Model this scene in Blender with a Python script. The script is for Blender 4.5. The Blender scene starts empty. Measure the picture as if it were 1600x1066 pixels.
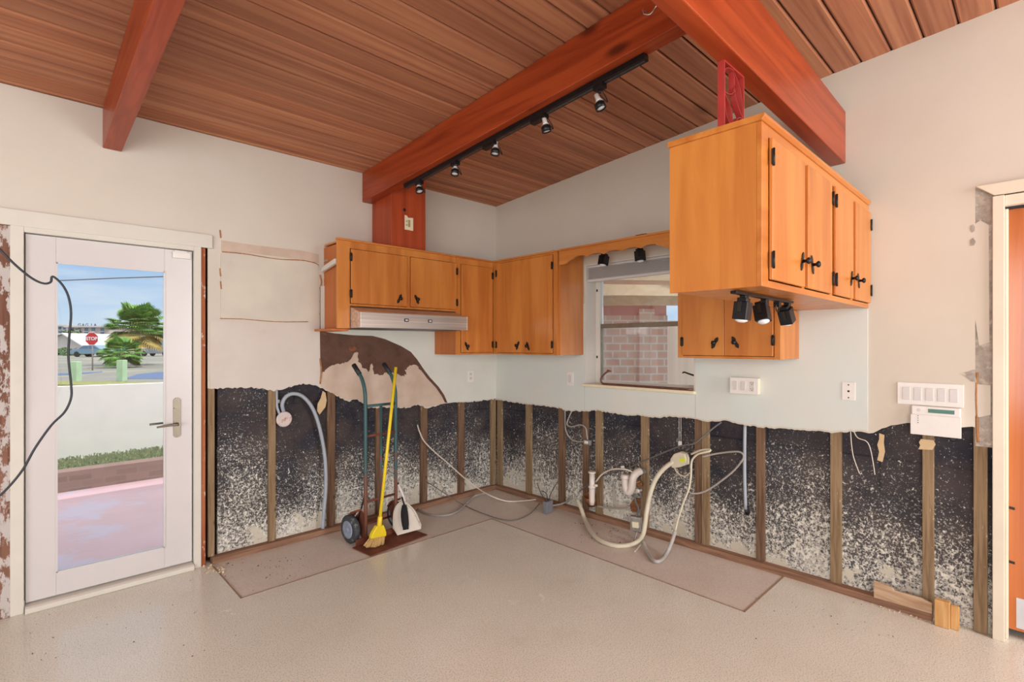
import bpy, bmesh, math, random
from mathutils import Vector, Matrix
random.seed(7)
C = bpy.context.scene.collection
PI = math.pi

# ------------------------------------------------------------------ camera
F = 800.0; HY = 539.0; CH = 1.45            # focal length and horizon in a 1600x1066 frame, eye height in metres
ANG = math.atan(830 / F)
DX, DY = math.cos(ANG), math.sin(ANG)       # viewing direction on the ground
RX, RY = DY, -DX
D0 = F * CH / (763 - HY)
T0 = (775 - 800) / F
CX, CY = -(D0 * DX + D0 * T0 * RX), -(D0 * DY + D0 * T0 * RY)
cam = bpy.data.cameras.new('camera'); camo = bpy.data.objects.new('camera', cam); C.objects.link(camo)
camo.location = (CX, CY, CH)
camo.rotation_euler = (PI / 2, 0, math.atan2(DY, DX) - PI / 2)
cam.sensor_width = 36; cam.lens = 36 * F / 1600; cam.shift_y = (HY - 533) / 1600.0
cam.clip_start = .05; cam.clip_end = 900
bpy.context.scene.camera = camo
VS = bpy.context.scene.view_settings
VS.view_transform = 'Standard'; VS.look = 'None'; VS.gamma = 1; VS.use_curve_mapping = False
VS.exposure = 0.18

# ------------------------------------------------------------------ sky, sun, area lights added for unseen windows
w = bpy.data.worlds.new('world'); bpy.context.scene.world = w; w.use_nodes = True
nt = w.node_tree; nt.nodes.clear()
def nd(t, typ, **k):
    n = t.nodes.new(typ)
    for a, b in k.items(): setattr(n, a, b)
    return n
o_ = nd(nt, 'ShaderNodeOutputWorld'); bg = nd(nt, 'ShaderNodeBackground'); tc = nd(nt, 'ShaderNodeTexCoord')
sp = nd(nt, 'ShaderNodeSeparateXYZ'); rp = nd(nt, 'ShaderNodeValToRGB'); nz = nd(nt, 'ShaderNodeTexNoise'); mp = nd(nt, 'ShaderNodeMapping')
mx = nd(nt, 'ShaderNodeMix', data_type='RGBA'); r2 = nd(nt, 'ShaderNodeValToRGB')
nt.links.new(tc.outputs['Generated'], sp.inputs[0]); nt.links.new(sp.outputs[2], rp.inputs[0])
e = rp.color_ramp.elements
e[0].position = 0.0; e[0].color = (.66, .75, .84, 1); e[1].position = .16; e[1].color = (.30, .49, .78, 1)
e2 = rp.color_ramp.elements.new(.05); e2.color = (.52, .66, .83, 1)
e3 = rp.color_ramp.elements.new(.34); e3.color = (.42, .58, .85, 1)
e4 = rp.color_ramp.elements.new(.55); e4.color = (1, 1, 1, 1)
zen = nd(nt, 'ShaderNodeMath', operation='MULTIPLY_ADD'); zr = nd(nt, 'ShaderNodeMapRange'); zr.inputs['From Min'].default_value = .3; zr.inputs['From Max'].default_value = .6
nt.links.new(sp.outputs[2], zr.inputs[0]); nt.links.new(zr.outputs[0], zen.inputs[0]); zen.inputs[1].default_value = .55; zen.inputs[2].default_value = 1.0; nt.links.new(zen.outputs[0], bg.inputs[1])   # unseen zenith brightened to light the shaded patio
nt.links.new(tc.outputs['Generated'], mp.inputs[0]); mp.inputs['Scale'].default_value = (6, 6, 30)
nt.links.new(mp.outputs[0], nz.inputs[0]); nz.inputs['Scale'].default_value = 1.0; nz.inputs['Detail'].default_value = 4
nt.links.new(nz.outputs[0], r2.inputs[0]); r2.color_ramp.elements[0].position = .48; r2.color_ramp.elements[0].color = (0, 0, 0, 1)
r2.color_ramp.elements[1].position = .8; r2.color_ramp.elements[1].color = (.8, .8, .8, 1)
nt.links.new(r2.outputs[0], mx.inputs[0]); nt.links.new(rp.outputs[0], mx.inputs[6]); mx.inputs[7].default_value = (.8, .84, .88, 1)
nt.links.new(mx.outputs[2], bg.inputs[0])
nt.links.new(bg.outputs[0], o_.inputs[0])

def light(name, typ, loc, rot, energy, color=(1, 1, 1), **k):
    l = bpy.data.lights.new(name, typ); l.energy = energy; l.color = color
    for a, b in k.items(): setattr(l, a, b)
    o = bpy.data.objects.new(name, l); C.objects.link(o); o.location = loc; o.rotation_euler = rot
    return o
def aim(o, target):
    o.rotation_euler = (Vector(target) - o.location).to_track_quat('-Z', 'Y').to_euler()
s = light('sun', 'SUN', (0, 0, 20), (0, 0, 0), 2.5, (1, .95, .87), angle=.01)
s.rotation_euler = Vector((-.42, .9, -1.2)).to_track_quat('-Z', 'Y').to_euler()
a = light('unseen_light_rear_right', 'AREA', (-.82, -6.9, 1.75), (0, 0, 0), 122, (.97, .985, 1), shape='RECTANGLE', size=1.35, size_y=2.2)  # added before the closed rear wall, for an unseen window
aim(a, (-1.3, 0, 1.45))
a = light('unseen_light_rear_left', 'AREA', (-5.0, -6.9, 1.6), (0, 0, 0), 165, (.97, .985, 1), shape='RECTANGLE', size=3.2, size_y=2.3)  # added rear lamp without any doors, clear of the glass door's reflection
aim(a, (-3.6, 0, 1.45))
a = light('unseen_light_side', 'AREA', (-6.85, -3.6, 1.6), (0, 0, 0), 165, (.90, .965, 1), shape='RECTANGLE', size=4.0, size_y=2.2)  # added side lamp, its wall has no opening
aim(a, (0, -2.2, 1.35))

# ------------------------------------------------------------------ photo measurements to places on real planes
def ray(px):
    t = (px - 800) / F
    return DX + t * RX, DY + t * RY
def onA(px, py=None, y=0.0):                # a point on a plane parallel to the left wall
    vx, vy = ray(px); k = (y - CY) / vy
    return Vector((CX + k * vx, y, CH - ((py if py is not None else HY) - HY) * k / F))
def onB(px, py=None, x=0.0):                # a point on a plane parallel to the right wall
    vx, vy = ray(px); k = (x - CX) / vx
    return Vector((x, CY + k * vy, CH - ((py if py is not None else HY) - HY) * k / F))
def onF(px, py, z=0.0):                     # a point on a level plane
    vx, vy = ray(px); k = (CH - z) * F / (py - HY)
    return Vector((CX + k * vx, CY + k * vy, z))
def atD(px, py, k):                         # a point at a known distance in front
    vx, vy = ray(px)
    return Vector((CX + k * vx, CY + k * vy, CH - (py - HY) * k / F))
def ceil_z(y): return 2.842 + .0705 * abs(y) if y < 0 else 2.842 - .0705 * y

# ------------------------------------------------------------------ materials
def hexc(r, g, b):
    f = lambda v: (v / 255 / 12.92) if v / 255 <= .04045 else ((v / 255 + .055) / 1.055) ** 2.4
    return (f(r), f(g), f(b), 1)
def base(name, col, rough=.6, metal=0, spec=.5):
    m = bpy.data.materials.new(name); m.use_nodes = True
    b = m.node_tree.nodes['Principled BSDF']
    b.inputs['Base Color'].default_value = col; b.inputs['Roughness'].default_value = rough; b.inputs['Metallic'].default_value = metal
    b.inputs['Specular IOR Level'].default_value = spec
    return m, m.node_tree, b
def coord(t, scale=(1, 1, 1), rot=(0, 0, 0)):
    tc = nd(t, 'ShaderNodeTexCoord'); mp = nd(t, 'ShaderNodeMapping')
    t.links.new(tc.outputs['Object'], mp.inputs[0]); mp.inputs['Scale'].default_value = scale; mp.inputs['Rotation'].default_value = rot
    return mp.outputs[0]
def noise(t, vec, scale, detail=3, rough=.5, dist=0):
    n = nd(t, 'ShaderNodeTexNoise'); t.links.new(vec, n.inputs['Vector'])
    n.inputs['Scale'].default_value = scale; n.inputs['Detail'].default_value = detail; n.inputs['Roughness'].default_value = rough; n.inputs['Distortion'].default_value = dist
    return n.outputs[0]
def ramp(t, fac, stops, mode='LINEAR'):
    r = nd(t, 'ShaderNodeValToRGB'); t.links.new(fac, r.inputs[0]); r.color_ramp.interpolation = mode
    el = r.color_ramp.elements
    while len(el) < len(stops): el.new(.5)
    for q, (p, c) in zip(el, stops): q.position = p; q.color = c if len(c) == 4 else (*c, 1)
    return r.outputs[0]
def mixc(t, fac, a, b, blend='MIX'):
    m = nd(t, 'ShaderNodeMix', data_type='RGBA', blend_type=blend)
    for v, i in ((fac, 0), (a, 6), (b, 7)):
        if hasattr(v, 'links') or hasattr(v, 'is_linked'): t.links.new(v, m.inputs[i])
        else: m.inputs[i].default_value = v
    return m.outputs[2]
def maths(t, op, a, b=None, clamp=False):
    m = nd(t, 'ShaderNodeMath', operation=op, use_clamp=clamp)
    for v, i in ((a, 0), (b, 1)):
        if v is None: continue
        if hasattr(v, 'is_linked'): t.links.new(v, m.inputs[i])
        else: m.inputs[i].default_value = v
    return m.outputs[0]
def bump(t, b, h, strength=.2, dist=.01):
    n = nd(t, 'ShaderNodeBump'); t.links.new(h, n.inputs['Height']); n.inputs['Strength'].default_value = strength; n.inputs['Distance'].default_value = dist
    t.links.new(n.outputs[0], b.inputs['Normal'])
def plain(name, col, rough=.6, metal=0, var=.12, scale=12, bmp=0.0, spec=.5, dirt=None, dirt_amt=.5, dscale=5):
    m, t, b = base(name, col, rough, metal, spec)
    v = coord(t); n = noise(t, v, scale, 4, .6)
    dk = tuple(c * (1 - var) for c in col[:3]); lt = tuple(min(1, c * (1 + var)) for c in col[:3])
    c = ramp(t, n, [(.3, dk), (.7, lt)])
    if dirt:
        n2 = noise(t, v, dscale, 6, .7)
        f = ramp(t, n2, [(dirt_amt, (0, 0, 0)), (dirt_amt + .08, (1, 1, 1))])
        c = mixc(t, f, c, dirt)
    t.links.new(c, b.inputs['Base Color'])
    if bmp: bump(t, b, noise(t, v, scale * 3, 5, .6), bmp, .004)
    return m
def wood(name, c1, c2, axis, rough=.4, fine=26, along=1.2, knots=0, bmp=.08, island=False, spec=.5, c3=None, knotc=None, paint=None, paint_amt=.6):
    m, t, b = base(name, c1, rough, 0, spec)
    sc = [fine, fine, fine]; sc[axis] = along
    v = coord(t, tuple(sc))
    if island:
        g = nd(t, 'ShaderNodeNewGeometry'); add = nd(t, 'ShaderNodeVectorMath', operation='ADD'); ml = nd(t, 'ShaderNodeVectorMath', operation='SCALE')
        cm = nd(t, 'ShaderNodeCombineXYZ')
        for i in range(3): t.links.new(g.outputs['Random Per Island'], cm.inputs[i])
        t.links.new(cm.outputs[0], ml.inputs[0]); ml.inputs['Scale'].default_value = 57
        t.links.new(v, add.inputs[0]); t.links.new(ml.outputs[0], add.inputs[1]); v = add.outputs[0]
    n = noise(t, v, 1.0, 5, .55, .6)
    c = ramp(t, n, [(.32, c2), (.62, c1)] if not c3 else [(.28, c2), (.5, c1), (.72, c3)])
    n2 = noise(t, coord(t, (3, 3, 3)), 1.0, 3)
    c = mixc(t, maths(t, 'MULTIPLY', n2, .35), c, c2)
    if island:
        f = ramp(t, g.outputs['Random Per Island'], [(0, (.82, .80, .80)), (.5, (1, 1, 1)), (1, (1.0, .93, .86))])
        c = mixc(t, 1.0, c, f, 'MULTIPLY')
    if knots:
        sk = [knots * 2.6] * 3; sk[axis] = knots
        vo = nd(t, 'ShaderNodeTexVoronoi'); t.links.new(coord(t, tuple(sk)), vo.inputs['Vector']); vo.inputs['Scale'].default_value = 1
        f = ramp(t, vo.outputs['Distance'], [(.05, (1, 1, 1)), (.13, (0, 0, 0))])
        c = mixc(t, maths(t, 'MULTIPLY', f, .8), c, knotc or tuple(x * .25 for x in c2[:3]) + (1,))
    if paint:
        n3 = noise(t, coord(t, (18, 18, 7)), 1.0, 6, .7)
        f = ramp(t, n3, [(paint_amt, (0, 0, 0)), (paint_amt + .04, (1, 1, 1))])
        c = mixc(t, f, c, paint)
    t.links.new(c, b.inputs['Base Color'])
    if bmp: bump(t, b, n, bmp, .003)
    return m
def mod(t, op, a, b): return maths(t, op, a, b)

OR1, OR2 = hexc(209, 136, 64), hexc(180, 103, 42)
M = {}
M['cab_v'] = wood('cabinet_wood_vertical', OR1, OR2, 2, .32, 9, .9, bmp=.02)
M['cab_x'] = wood('cabinet_wood_along_left_wall', OR1, OR2, 0, .32, 12, .9, bmp=.02)
M['cab_y'] = wood('cabinet_wood_along_right_wall', OR1, OR2, 1, .32, 12, .9, bmp=.02)
M['cab_side'] = wood('cabinet_side_wood', hexc(196, 116, 58), hexc(170, 92, 42), 2, .5, 10, .9, bmp=.02)
M['door_orange'] = wood('door_wood', hexc(202, 116, 50), hexc(172, 88, 34), 2, .18, 16, .6, bmp=.02)
RD1, RD2 = hexc(172, 74, 36), hexc(134, 48, 20)
M['beam_y'] = wood('red_beam_wood_rafters', RD1, RD2, 1, .35, 22, 1.1, knots=1.5, bmp=.05, spec=.4)
M['beam_x'] = wood('red_beam_wood_header', RD1, RD2, 0, .35, 22, 1.1, knots=1.1, bmp=.05, spec=.4)
M['beam_z'] = wood('red_wood_chase', hexc(180, 76, 36), hexc(146, 52, 20), 2, .4, 14, 1.0, knots=1.2, bmp=.03)
M['plank'] = wood('ceiling_plank', hexc(180, 122, 92), hexc(144, 90, 66), 0, .6, 26, .7, knots=.8, bmp=.05, island=True, spec=.25, c3=hexc(198, 142, 104), knotc=hexc(84, 48, 34))
M['gapdark'] = plain('plank_gap', hexc(40, 26, 20), .9)
M['fur'] = wood('furring_wood', hexc(158, 134, 104), hexc(116, 94, 70), 2, .8, 50, 3, knots=5, bmp=.1, spec=.2, paint=hexc(205, 190, 164), paint_amt=.61)
M['fur_dark'] = wood('furring_wood_dark', hexc(134, 106, 84), hexc(88, 66, 52), 2, .8, 50, 3, knots=5, bmp=.1, spec=.2, paint=hexc(200, 184, 160), paint_amt=.63)
M['plate'] = wood('bottom_plate_wood', hexc(160, 124, 100), hexc(120, 88, 70), 0, .8, 40, 3, bmp=.1, spec=.2, paint=hexc(196, 168, 140), paint_amt=.68)
M['plate_y'] = wood('bottom_plate_wood_right', hexc(160, 124, 100), hexc(120, 88, 70), 1, .8, 40, 3, bmp=.1, spec=.2, paint=hexc(196, 168, 140), paint_amt=.66)
M['block'] = wood('fresh_wood', hexc(222, 180, 124), hexc(186, 134, 78), 2, .7, 30, 3, knots=6, bmp=.05, spec=.2)
M['ply'] = wood('plywood_scrap', hexc(206, 184, 156), hexc(170, 134, 104), 1, .7, 30, 3, bmp=.05, spec=.2)
M['oldstud'] = wood('old_painted_stud', hexc(142, 104, 86), hexc(106, 70, 56), 2, .8, 30, 2.0, bmp=.15, spec=.2, paint=hexc(190, 182, 178), paint_amt=.49)
M['redstud'] = wood('red_painted_stud', hexc(176, 112, 78), hexc(146, 74, 46), 2, .8, 24, 1.3, bmp=.1, spec=.2, paint=hexc(210, 190, 176), paint_amt=.58)

def plaster(name, col, col2, scale=.9, bm_=.05, dirt=None, damt=.66, dsc=2.5, rough=.85):
    m, t, b = base(name, col, rough, 0, .25)
    v = coord(t)
    c = ramp(t, noise(t, v, scale, 4, .55), [(.35, col), (.68, col2)])
    if dirt:
        f = ramp(t, noise(t, v, dsc, 5, .6), [(damt, (0, 0, 0)), (damt + .14, (1, 1, 1))])
        c = mixc(t, maths(t, 'MULTIPLY', f, .6), c, dirt)
    t.links.new(c, b.inputs['Base Color'])
    bump(t, b, noise(t, v, 14, 6, .6), bm_, .01)
    return m
M['plasterA'] = plaster('plaster_left', hexc(206, 197, 184), hexc(213, 205, 194), bm_=.04)
M['plasterB'] = plaster('plaster_right', hexc(203, 193, 178), hexc(211, 202, 189), bm_=.10)
M['panelA'] = plaster('old_drywall_left', hexc(212, 205, 190), hexc(200, 192, 182), 3, .05, dirt=hexc(206, 172, 120), damt=.62, dsc=3)
M['panelA2'] = plaster('old_drywall_left_lower', hexc(212, 203, 194), hexc(204, 194, 186), 3, .05, dirt=hexc(206, 172, 120), damt=.60, dsc=3)
M['boardA'] = plaster('backsplash_board_left', hexc(214, 213, 204), hexc(206, 206, 198), 3, .03)
M['boardB'] = plaster('backsplash_board_right', hexc(206, 212, 208), hexc(214, 212, 204), 2.2, .03, dirt=hexc(205, 188, 160), damt=.68, dsc=4)
M['torn'] = plaster('torn_paper', hexc(206, 186, 170), hexc(190, 168, 150), 7, .2)
M['glue'] = plain('brown_adhesive', hexc(92, 62, 48), .75, var=.3, scale=9, bmp=.3, dirt=hexc(140, 78, 44), dirt_amt=.60, dscale=10)
M['mortar'] = plain('broken_mortar', hexc(168, 158, 148), .95, var=.25, scale=24, bmp=.6, dirt=hexc(196, 186, 172), dirt_amt=.52, dscale=14)
M['gyps'] = plain('torn_gypsum_edge', hexc(204, 186, 164), .95, var=.2, scale=30, bmp=.4, dirt=hexc(150, 104, 76), dirt_amt=.58, dscale=18)
M['crack'] = plain('rusty_crack', hexc(170, 120, 78), .9, var=.3, scale=40)

def masonry(name, ax):
    m, t, b = base(name, (.02, .02, .03, 1), .8, 0, .3)
    tc = nd(t, 'ShaderNodeTexCoord'); sp = nd(t, 'ShaderNodeSeparateXYZ'); cb = nd(t, 'ShaderNodeCombineXYZ')
    t.links.new(tc.outputs['Object'], sp.inputs[0]); t.links.new(sp.outputs[ax], cb.inputs[0]); t.links.new(sp.outputs[2], cb.inputs[1])
    br = nd(t, 'ShaderNodeTexBrick'); t.links.new(cb.outputs[0], br.inputs['Vector'])
    br.inputs['Scale'].default_value = 1; br.inputs['Brick Width'].default_value = .40; br.inputs['Row Height'].default_value = .203; br.inputs['Mortar Size'].default_value = .006
    br.inputs['Color1'].default_value = hexc(34, 36, 48); br.inputs['Color2'].default_value = hexc(62, 53, 52); br.inputs['Mortar'].default_value = hexc(22, 22, 28)
    obj = tc.outputs['Object']
    lo = noise(t, obj, 3.2, 4, .6)
    c = mixc(t, ramp(t, lo, [(.45, (0, 0, 0)), (.62, (1, 1, 1))]), br.outputs[0], hexc(78, 66, 62))
    c = mixc(t, .35, c, hexc(36, 38, 50))
    # white efflorescence and paint flecks, denser near the floor
    d = maths(t, 'MULTIPLY', maths(t, 'SUBTRACT', 1.0, sp.outputs[2]), 1.0, True)
    d = maths(t, 'POWER', d, 1.35)
    big = noise(t, obj, 2.3, 4)
    d = maths(t, 'ADD', d, maths(t, 'MULTIPLY', maths(t, 'SUBTRACT', big, .5), 1.2), False)
    hz = maths(t, 'MULTIPLY', maths(t, 'MULTIPLY', d, noise(t, obj, 12, 6, .75)), .55, True)
    c = mixc(t, hz, c, hexc(140, 136, 128))
    fine = noise(t, obj, 95, 5, .75)
    v1 = maths(t, 'ADD', fine, maths(t, 'MULTIPLY', d, .215))
    f1 = ramp(t, v1, [(.64, (0, 0, 0)), (.68, (1, 1, 1))])
    med = noise(t, obj, 40, 6, .75)
    v2 = maths(t, 'ADD', med, maths(t, 'MULTIPLY', d, .17))
    f2 = ramp(t, v2, [(.655, (0, 0, 0)), (.675, (1, 1, 1))])
    c = mixc(t, maths(t, 'MULTIPLY', f1, .9), c, hexc(196, 193, 184))
    c = mixc(t, f2, c, hexc(222, 219, 208))
    v3 = maths(t, 'ADD', noise(t, obj, 8, 8, .72), maths(t, 'MULTIPLY', maths(t, 'SUBTRACT', .30, sp.outputs[2]), .5))
    f3 = ramp(t, v3, [(.62, (0, 0, 0)), (.66, (1, 1, 1))])
    c = mixc(t, f3, c, hexc(204, 197, 180))
    t.links.new(c, b.inputs['Base Color'])
    h = maths(t, 'ADD', maths(t, 'MULTIPLY', br.outputs['Fac'], -1.5), maths(t, 'ADD', lo, f1))
    bump(t, b, h, .35, .006)
    return m
M['masA'] = masonry('black_painted_block_left', 0)
M['masB'] = masonry('black_painted_block_right', 1)

def terrazzo(name, c1, c2, rough, speck=.5):
    m, t, b = base(name, c1, rough, 0, .5)
    v = coord(t)
    c = ramp(t, noise(t, v, 1.3, 4, .6), [(.35, c1), (.7, c2)])
    f = ramp(t, noise(t, v, 170, 3, .7), [(.53, (0, 0, 0)), (.60, (1, 1, 1))])
    c = mixc(t, maths(t, 'MULTIPLY', f, speck), c, hexc(112, 96, 84))
    f = ramp(t, noise(t, v, 130, 2, .6), [(.58, (0, 0, 0)), (.66, (1, 1, 1))])
    c = mixc(t, maths(t, 'MULTIPLY', f, speck * .7), c, hexc(228, 220, 208))
    f = ramp(t, noise(t, v, 3.1, 6, .7), [(.60, (0, 0, 0)), (.75, (1, 1, 1))])
    c = mixc(t, maths(t, 'MULTIPLY', f, .22), c, hexc(180, 160, 138))
    t.links.new(c, b.inputs['Base Color'])
    r = ramp(t, noise(t, v, 1.8, 5, .6), [(.3, (rough * .75,) * 3), (.7, (rough * 1.3,) * 3)])
    t.links.new(r, b.inputs['Roughness'])
    bump(t, b, noise(t, v, 60, 3), .04, .002)
    return m
M['terr'] = terrazzo('terrazzo', hexc(226, 222, 208), hexc(235, 231, 219), .22, .5)
M['slab'] = terrazzo('bare_cabinet_slab', hexc(214, 200, 188), hexc(224, 213, 202), .42, .3)
M['cut'] = plain('floor_cut_line', hexc(156, 130, 106), .9, var=.25, scale=20)

M['white'] = plain('white_paint', hexc(214, 208, 200), .45, var=.03, scale=3)
M['doorwhite'] = plain('white_door_paint', hexc(208, 203, 202), .3, var=.03, scale=2, dirt=hexc(200, 186, 160), dirt_amt=.68, dscale=3)
M['cream'] = plain('cream_trim_paint', hexc(222, 210, 190), .5, var=.04, scale=4, dirt=hexc(200, 150, 104), dirt_amt=.70, dscale=6)
M['plastic'] = plain('white_plastic', hexc(226, 221, 216), .35, var=.02)
M['plastic_in'] = plain('white_rocker', hexc(206, 200, 198), .3, var=.02)
M['frame'] = plain('grey_white_frame_paint', hexc(210, 205, 194), .5, var=.04, scale=4, dirt=hexc(190, 168, 140), dirt_amt=.70, dscale=6)
def translucent(name, col):
    m, t, b = base(name, col, .5); o = [n for n in t.nodes if n.type == 'OUTPUT_MATERIAL'][0]
    tl = nd(t, 'ShaderNodeBsdfTranslucent'); tl.inputs[0].default_value = col; mx = nd(t, 'ShaderNodeMixShader'); mx.inputs[0].default_value = .5
    t.links.new(b.outputs[0], mx.inputs[1]); t.links.new(tl.outputs[0], mx.inputs[2]); t.links.new(mx.outputs[0], o.inputs[0]); return m
M['blindwhite'] = translucent('thin_white_blind_plastic', hexc(246, 243, 242))
M['ivory'] = plain('ivory_plastic', hexc(228, 216, 186), .4, var=.03)
M['pvc'] = plain('white_pvc', hexc(222, 212, 204), .35, var=.04, dirt=hexc(180, 160, 140), dirt_amt=.66)
M['black'] = plain('black_metal', hexc(24, 24, 27), .38, .3, var=.2, scale=40)
M['iron'] = plain('antique_black_iron', hexc(50, 46, 42), .45, .6, var=.3, scale=60)
M['blackcable'] = plain('black_cable', hexc(40, 46, 54), .5)
M['greycable'] = plain('grey_cable', hexc(158, 152, 146), .6)
M['darkcable'] = plain('dark_grey_cable', hexc(104, 100, 98), .6)
M['whitecable'] = plain('white_cable', hexc(210, 200, 186), .55)
M['conduit'] = plain('blue_grey_conduit', hexc(158, 166, 176), .45, var=.06)
M['creamhose'] = plain('cream_flexible_hose', hexc(206, 198, 176), .5, var=.08)
M['greyhose'] = plain('grey_flexible_hose', hexc(176, 172, 168), .5, var=.08)
M['greybox'] = plain('grey_junction_box', hexc(122, 122, 128), .6)
M['steel'] = plain('galvanised_steel', hexc(170, 166, 162), .4, .7, var=.2, scale=30)
M['copper'] = plain('corroded_copper', hexc(150, 104, 70), .5, .6, var=.35, scale=30)
M['nickel'] = plain('satin_nickel', hexc(140, 132, 118), .4, .85, var=.1)
M['kick'] = plain('steel_kick_plate', hexc(200, 200, 204), .35, .6, var=.06)
def brushed():
    m, t, b = base('brushed_stainless', hexc(196, 192, 186), .36, .75)
    v = coord(t, (.8, 30, 60)); n = noise(t, v, 1, 4)
    c = ramp(t, n, [(.3, hexc(196, 190, 182)), (.7, hexc(236, 232, 226))])
    t.links.new(c, b.inputs['Base Color']); bump(t, b, n, .06, .002)
    return m
M['stainless'] = brushed()
M['hooddark'] = plain('hood_filter', hexc(92, 92, 96), .4, .7, var=.3, scale=60)
M['lens'] = plain('lamp_lens', hexc(222, 224, 228), .25, var=.08, scale=80)
M['rediron'] = plain('red_painted_iron', hexc(172, 56, 52), .4, .1, var=.12)
M['lcd'] = plain('green_lcd', hexc(78, 122, 110), .25)
M['limelabel'] = plain('lime_label', hexc(206, 214, 60), .5)
M['paper'] = plain('tan_paper', hexc(206, 178, 138), .9, var=.1)
M['hole'] = plain('dark_hole', hexc(26, 22, 20), .9)
M['chrome'] = plain('bright_metal', hexc(190, 186, 180), .25, .8)
# hand truck, broom, dustpan
def twotone(name, top, low, z0, z1):
    m, t, b = base(name, top, .55, .2)
    tc = nd(t, 'ShaderNodeTexCoord'); sp = nd(t, 'ShaderNodeSeparateXYZ'); t.links.new(tc.outputs['Object'], sp.inputs[0])
    n = noise(t, tc.outputs['Object'], 14, 5, .7)
    v = maths(t, 'ADD', maths(t, 'MULTIPLY', maths(t, 'SUBTRACT', sp.outputs[2], (z0 + z1) / 2), -.6), n)
    f = ramp(t, v, [(.46, (0, 0, 0)), (.54, (1, 1, 1))])
    c = mixc(t, f, top, low)
    t.links.new(c, b.inputs['Base Color']); bump(t, b, n, .2, .002)
    return m
M['truck'] = twotone('worn_green_paint', hexc(58, 92, 94), hexc(118, 74, 58), .25, .75)
M['rust'] = plain('rusty_steel', hexc(118, 66, 48), .75, .3, var=.25, scale=16, bmp=.2, dirt=hexc(84, 96, 84), dirt_amt=.62, dscale=9)
M['rubber'] = plain('worn_rubber', hexc(58, 60, 66), .7, var=.25, scale=20, dirt=hexc(110, 112, 116), dirt_amt=.58, dscale=16)
M['hub'] = plain('blue_grey_wheel_hub', hexc(138, 150, 168), .55, var=.15, scale=20)
M['grip'] = plain('black_grip', hexc(36, 38, 42), .6)
M['yellow'] = plain('yellow_plastic', hexc(232, 204, 40), .4, var=.04)
M['straw'] = wood('broom_straw', hexc(222, 190, 130), hexc(178, 138, 84), 2, .8, 240, 8, bmp=.4, spec=.2)
M['panwhite'] = plain('dusty_white_plastic', hexc(206, 196, 182), .45, var=.06, dirt=hexc(150, 118, 96), dirt_amt=.62, dscale=14)
M['bristle'] = plain('black_bristle', hexc(28, 28, 32), .9, var=.4, scale=200, bmp=.8)
M['debris'] = plain('floor_crumbs', hexc(96, 72, 56), .9, var=.4, scale=40)
M['chip'] = plain('plaster_chips', hexc(214, 196, 168), .9, var=.2, scale=40)
# outside
M['patio'] = plain('pink_patio_concrete', hexc(206, 172, 180), .6, var=.10, scale=1.2, bmp=.1, dirt=hexc(196, 182, 200), dirt_amt=.50, dscale=1.4)
def brick(name, c1, c2, mo, w_, h_, ms, ax=0):
    m, t, b = base(name, c1, .8, 0, .3)
    tc = nd(t, 'ShaderNodeTexCoord'); sp = nd(t, 'ShaderNodeSeparateXYZ'); cb = nd(t, 'ShaderNodeCombineXYZ')
    t.links.new(tc.outputs['Object'], sp.inputs[0]); t.links.new(sp.outputs[ax], cb.inputs[0]); t.links.new(sp.outputs[2], cb.inputs[1])
    br = nd(t, 'ShaderNodeTexBrick'); t.links.new(cb.outputs[0], br.inputs['Vector'])
    br.inputs['Scale'].default_value = 1; br.inputs['Brick Width'].default_value = w_; br.inputs['Row Height'].default_value = h_; br.inputs['Mortar Size'].default_value = ms
    br.inputs['Color1'].default_value = c1; br.inputs['Color2'].default_value = c2; br.inputs['Mortar'].default_value = mo
    c = mixc(t, maths(t, 'MULTIPLY', noise(t, tc.outputs['Object'], 9, 5), .5), br.outputs[0], c2)
    t.links.new(c, b.inputs['Base Color']); bump(t, b, br.outputs['Fac'], -.5, .006)
    return m
M['brick'] = brick('pink_brick', hexc(232, 184, 168), hexc(238, 206, 192), hexc(246, 240, 236), .19, .098, .011)
M['curbbrick'] = brick('planter_brick', hexc(150, 122, 116), hexc(126, 104, 98), hexc(142, 122, 114), .2, .07, .008)
M['lintel'] = plain('pink_lintel_paint', hexc(218, 156, 150), .7, var=.05)
M['rafter'] = wood('pale_rafter_wood', hexc(240, 216, 186), hexc(226, 194, 160), 0, .7, 12, 1, bmp=.02)
M['stucco'] = plain('white_stucco', hexc(222, 218, 214), .9, var=.03, scale=6, bmp=.1)
M['greige'] = plain('beige_stucco', hexc(204, 190, 178), .9, var=.03, scale=6)
M['grass'] = plain('grass_green', hexc(120, 134, 100), .9, var=.35, scale=40, dirt=hexc(176, 170, 120), dirt_amt=.55, dscale=20)
M['drygrass'] = plain('dry_grass', hexc(140, 138, 84), .9, var=.25, scale=6)
M['street'] = plain('pale_street', hexc(132, 129, 122), .9, var=.07, scale=.3, dirt=hexc(148, 144, 128), dirt_amt=.5, dscale=.12)
M['bluelot'] = plain('blue_grey_asphalt', hexc(84, 104, 140), .8, var=.1, scale=1)
M['postgreen'] = plain('pale_green_post', hexc(170, 196, 160), .8, var=.1, scale=3)
M['signred'] = plain('stop_sign_red', hexc(200, 40, 46), .5, var=.02)
M['signwhite'] = plain('sign_white', hexc(238, 238, 238), .5, var=.01)
M['palm'] = plain('palm_green', hexc(104, 150, 66), .6, var=.45, scale=3, dirt=hexc(168, 196, 84), dirt_amt=.55, dscale=1.4)
M['palmdead'] = plain('palm_dry_fronds', hexc(186, 160, 90), .8, var=.3, scale=4)
M['trunk'] = plain('palm_trunk', hexc(146, 128, 108), .9, var=.3, scale=6, bmp=.3)
M['bpink'] = plain('pink_grey_facade', hexc(196, 178, 172), .8, var=.04, scale=.3)
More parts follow.
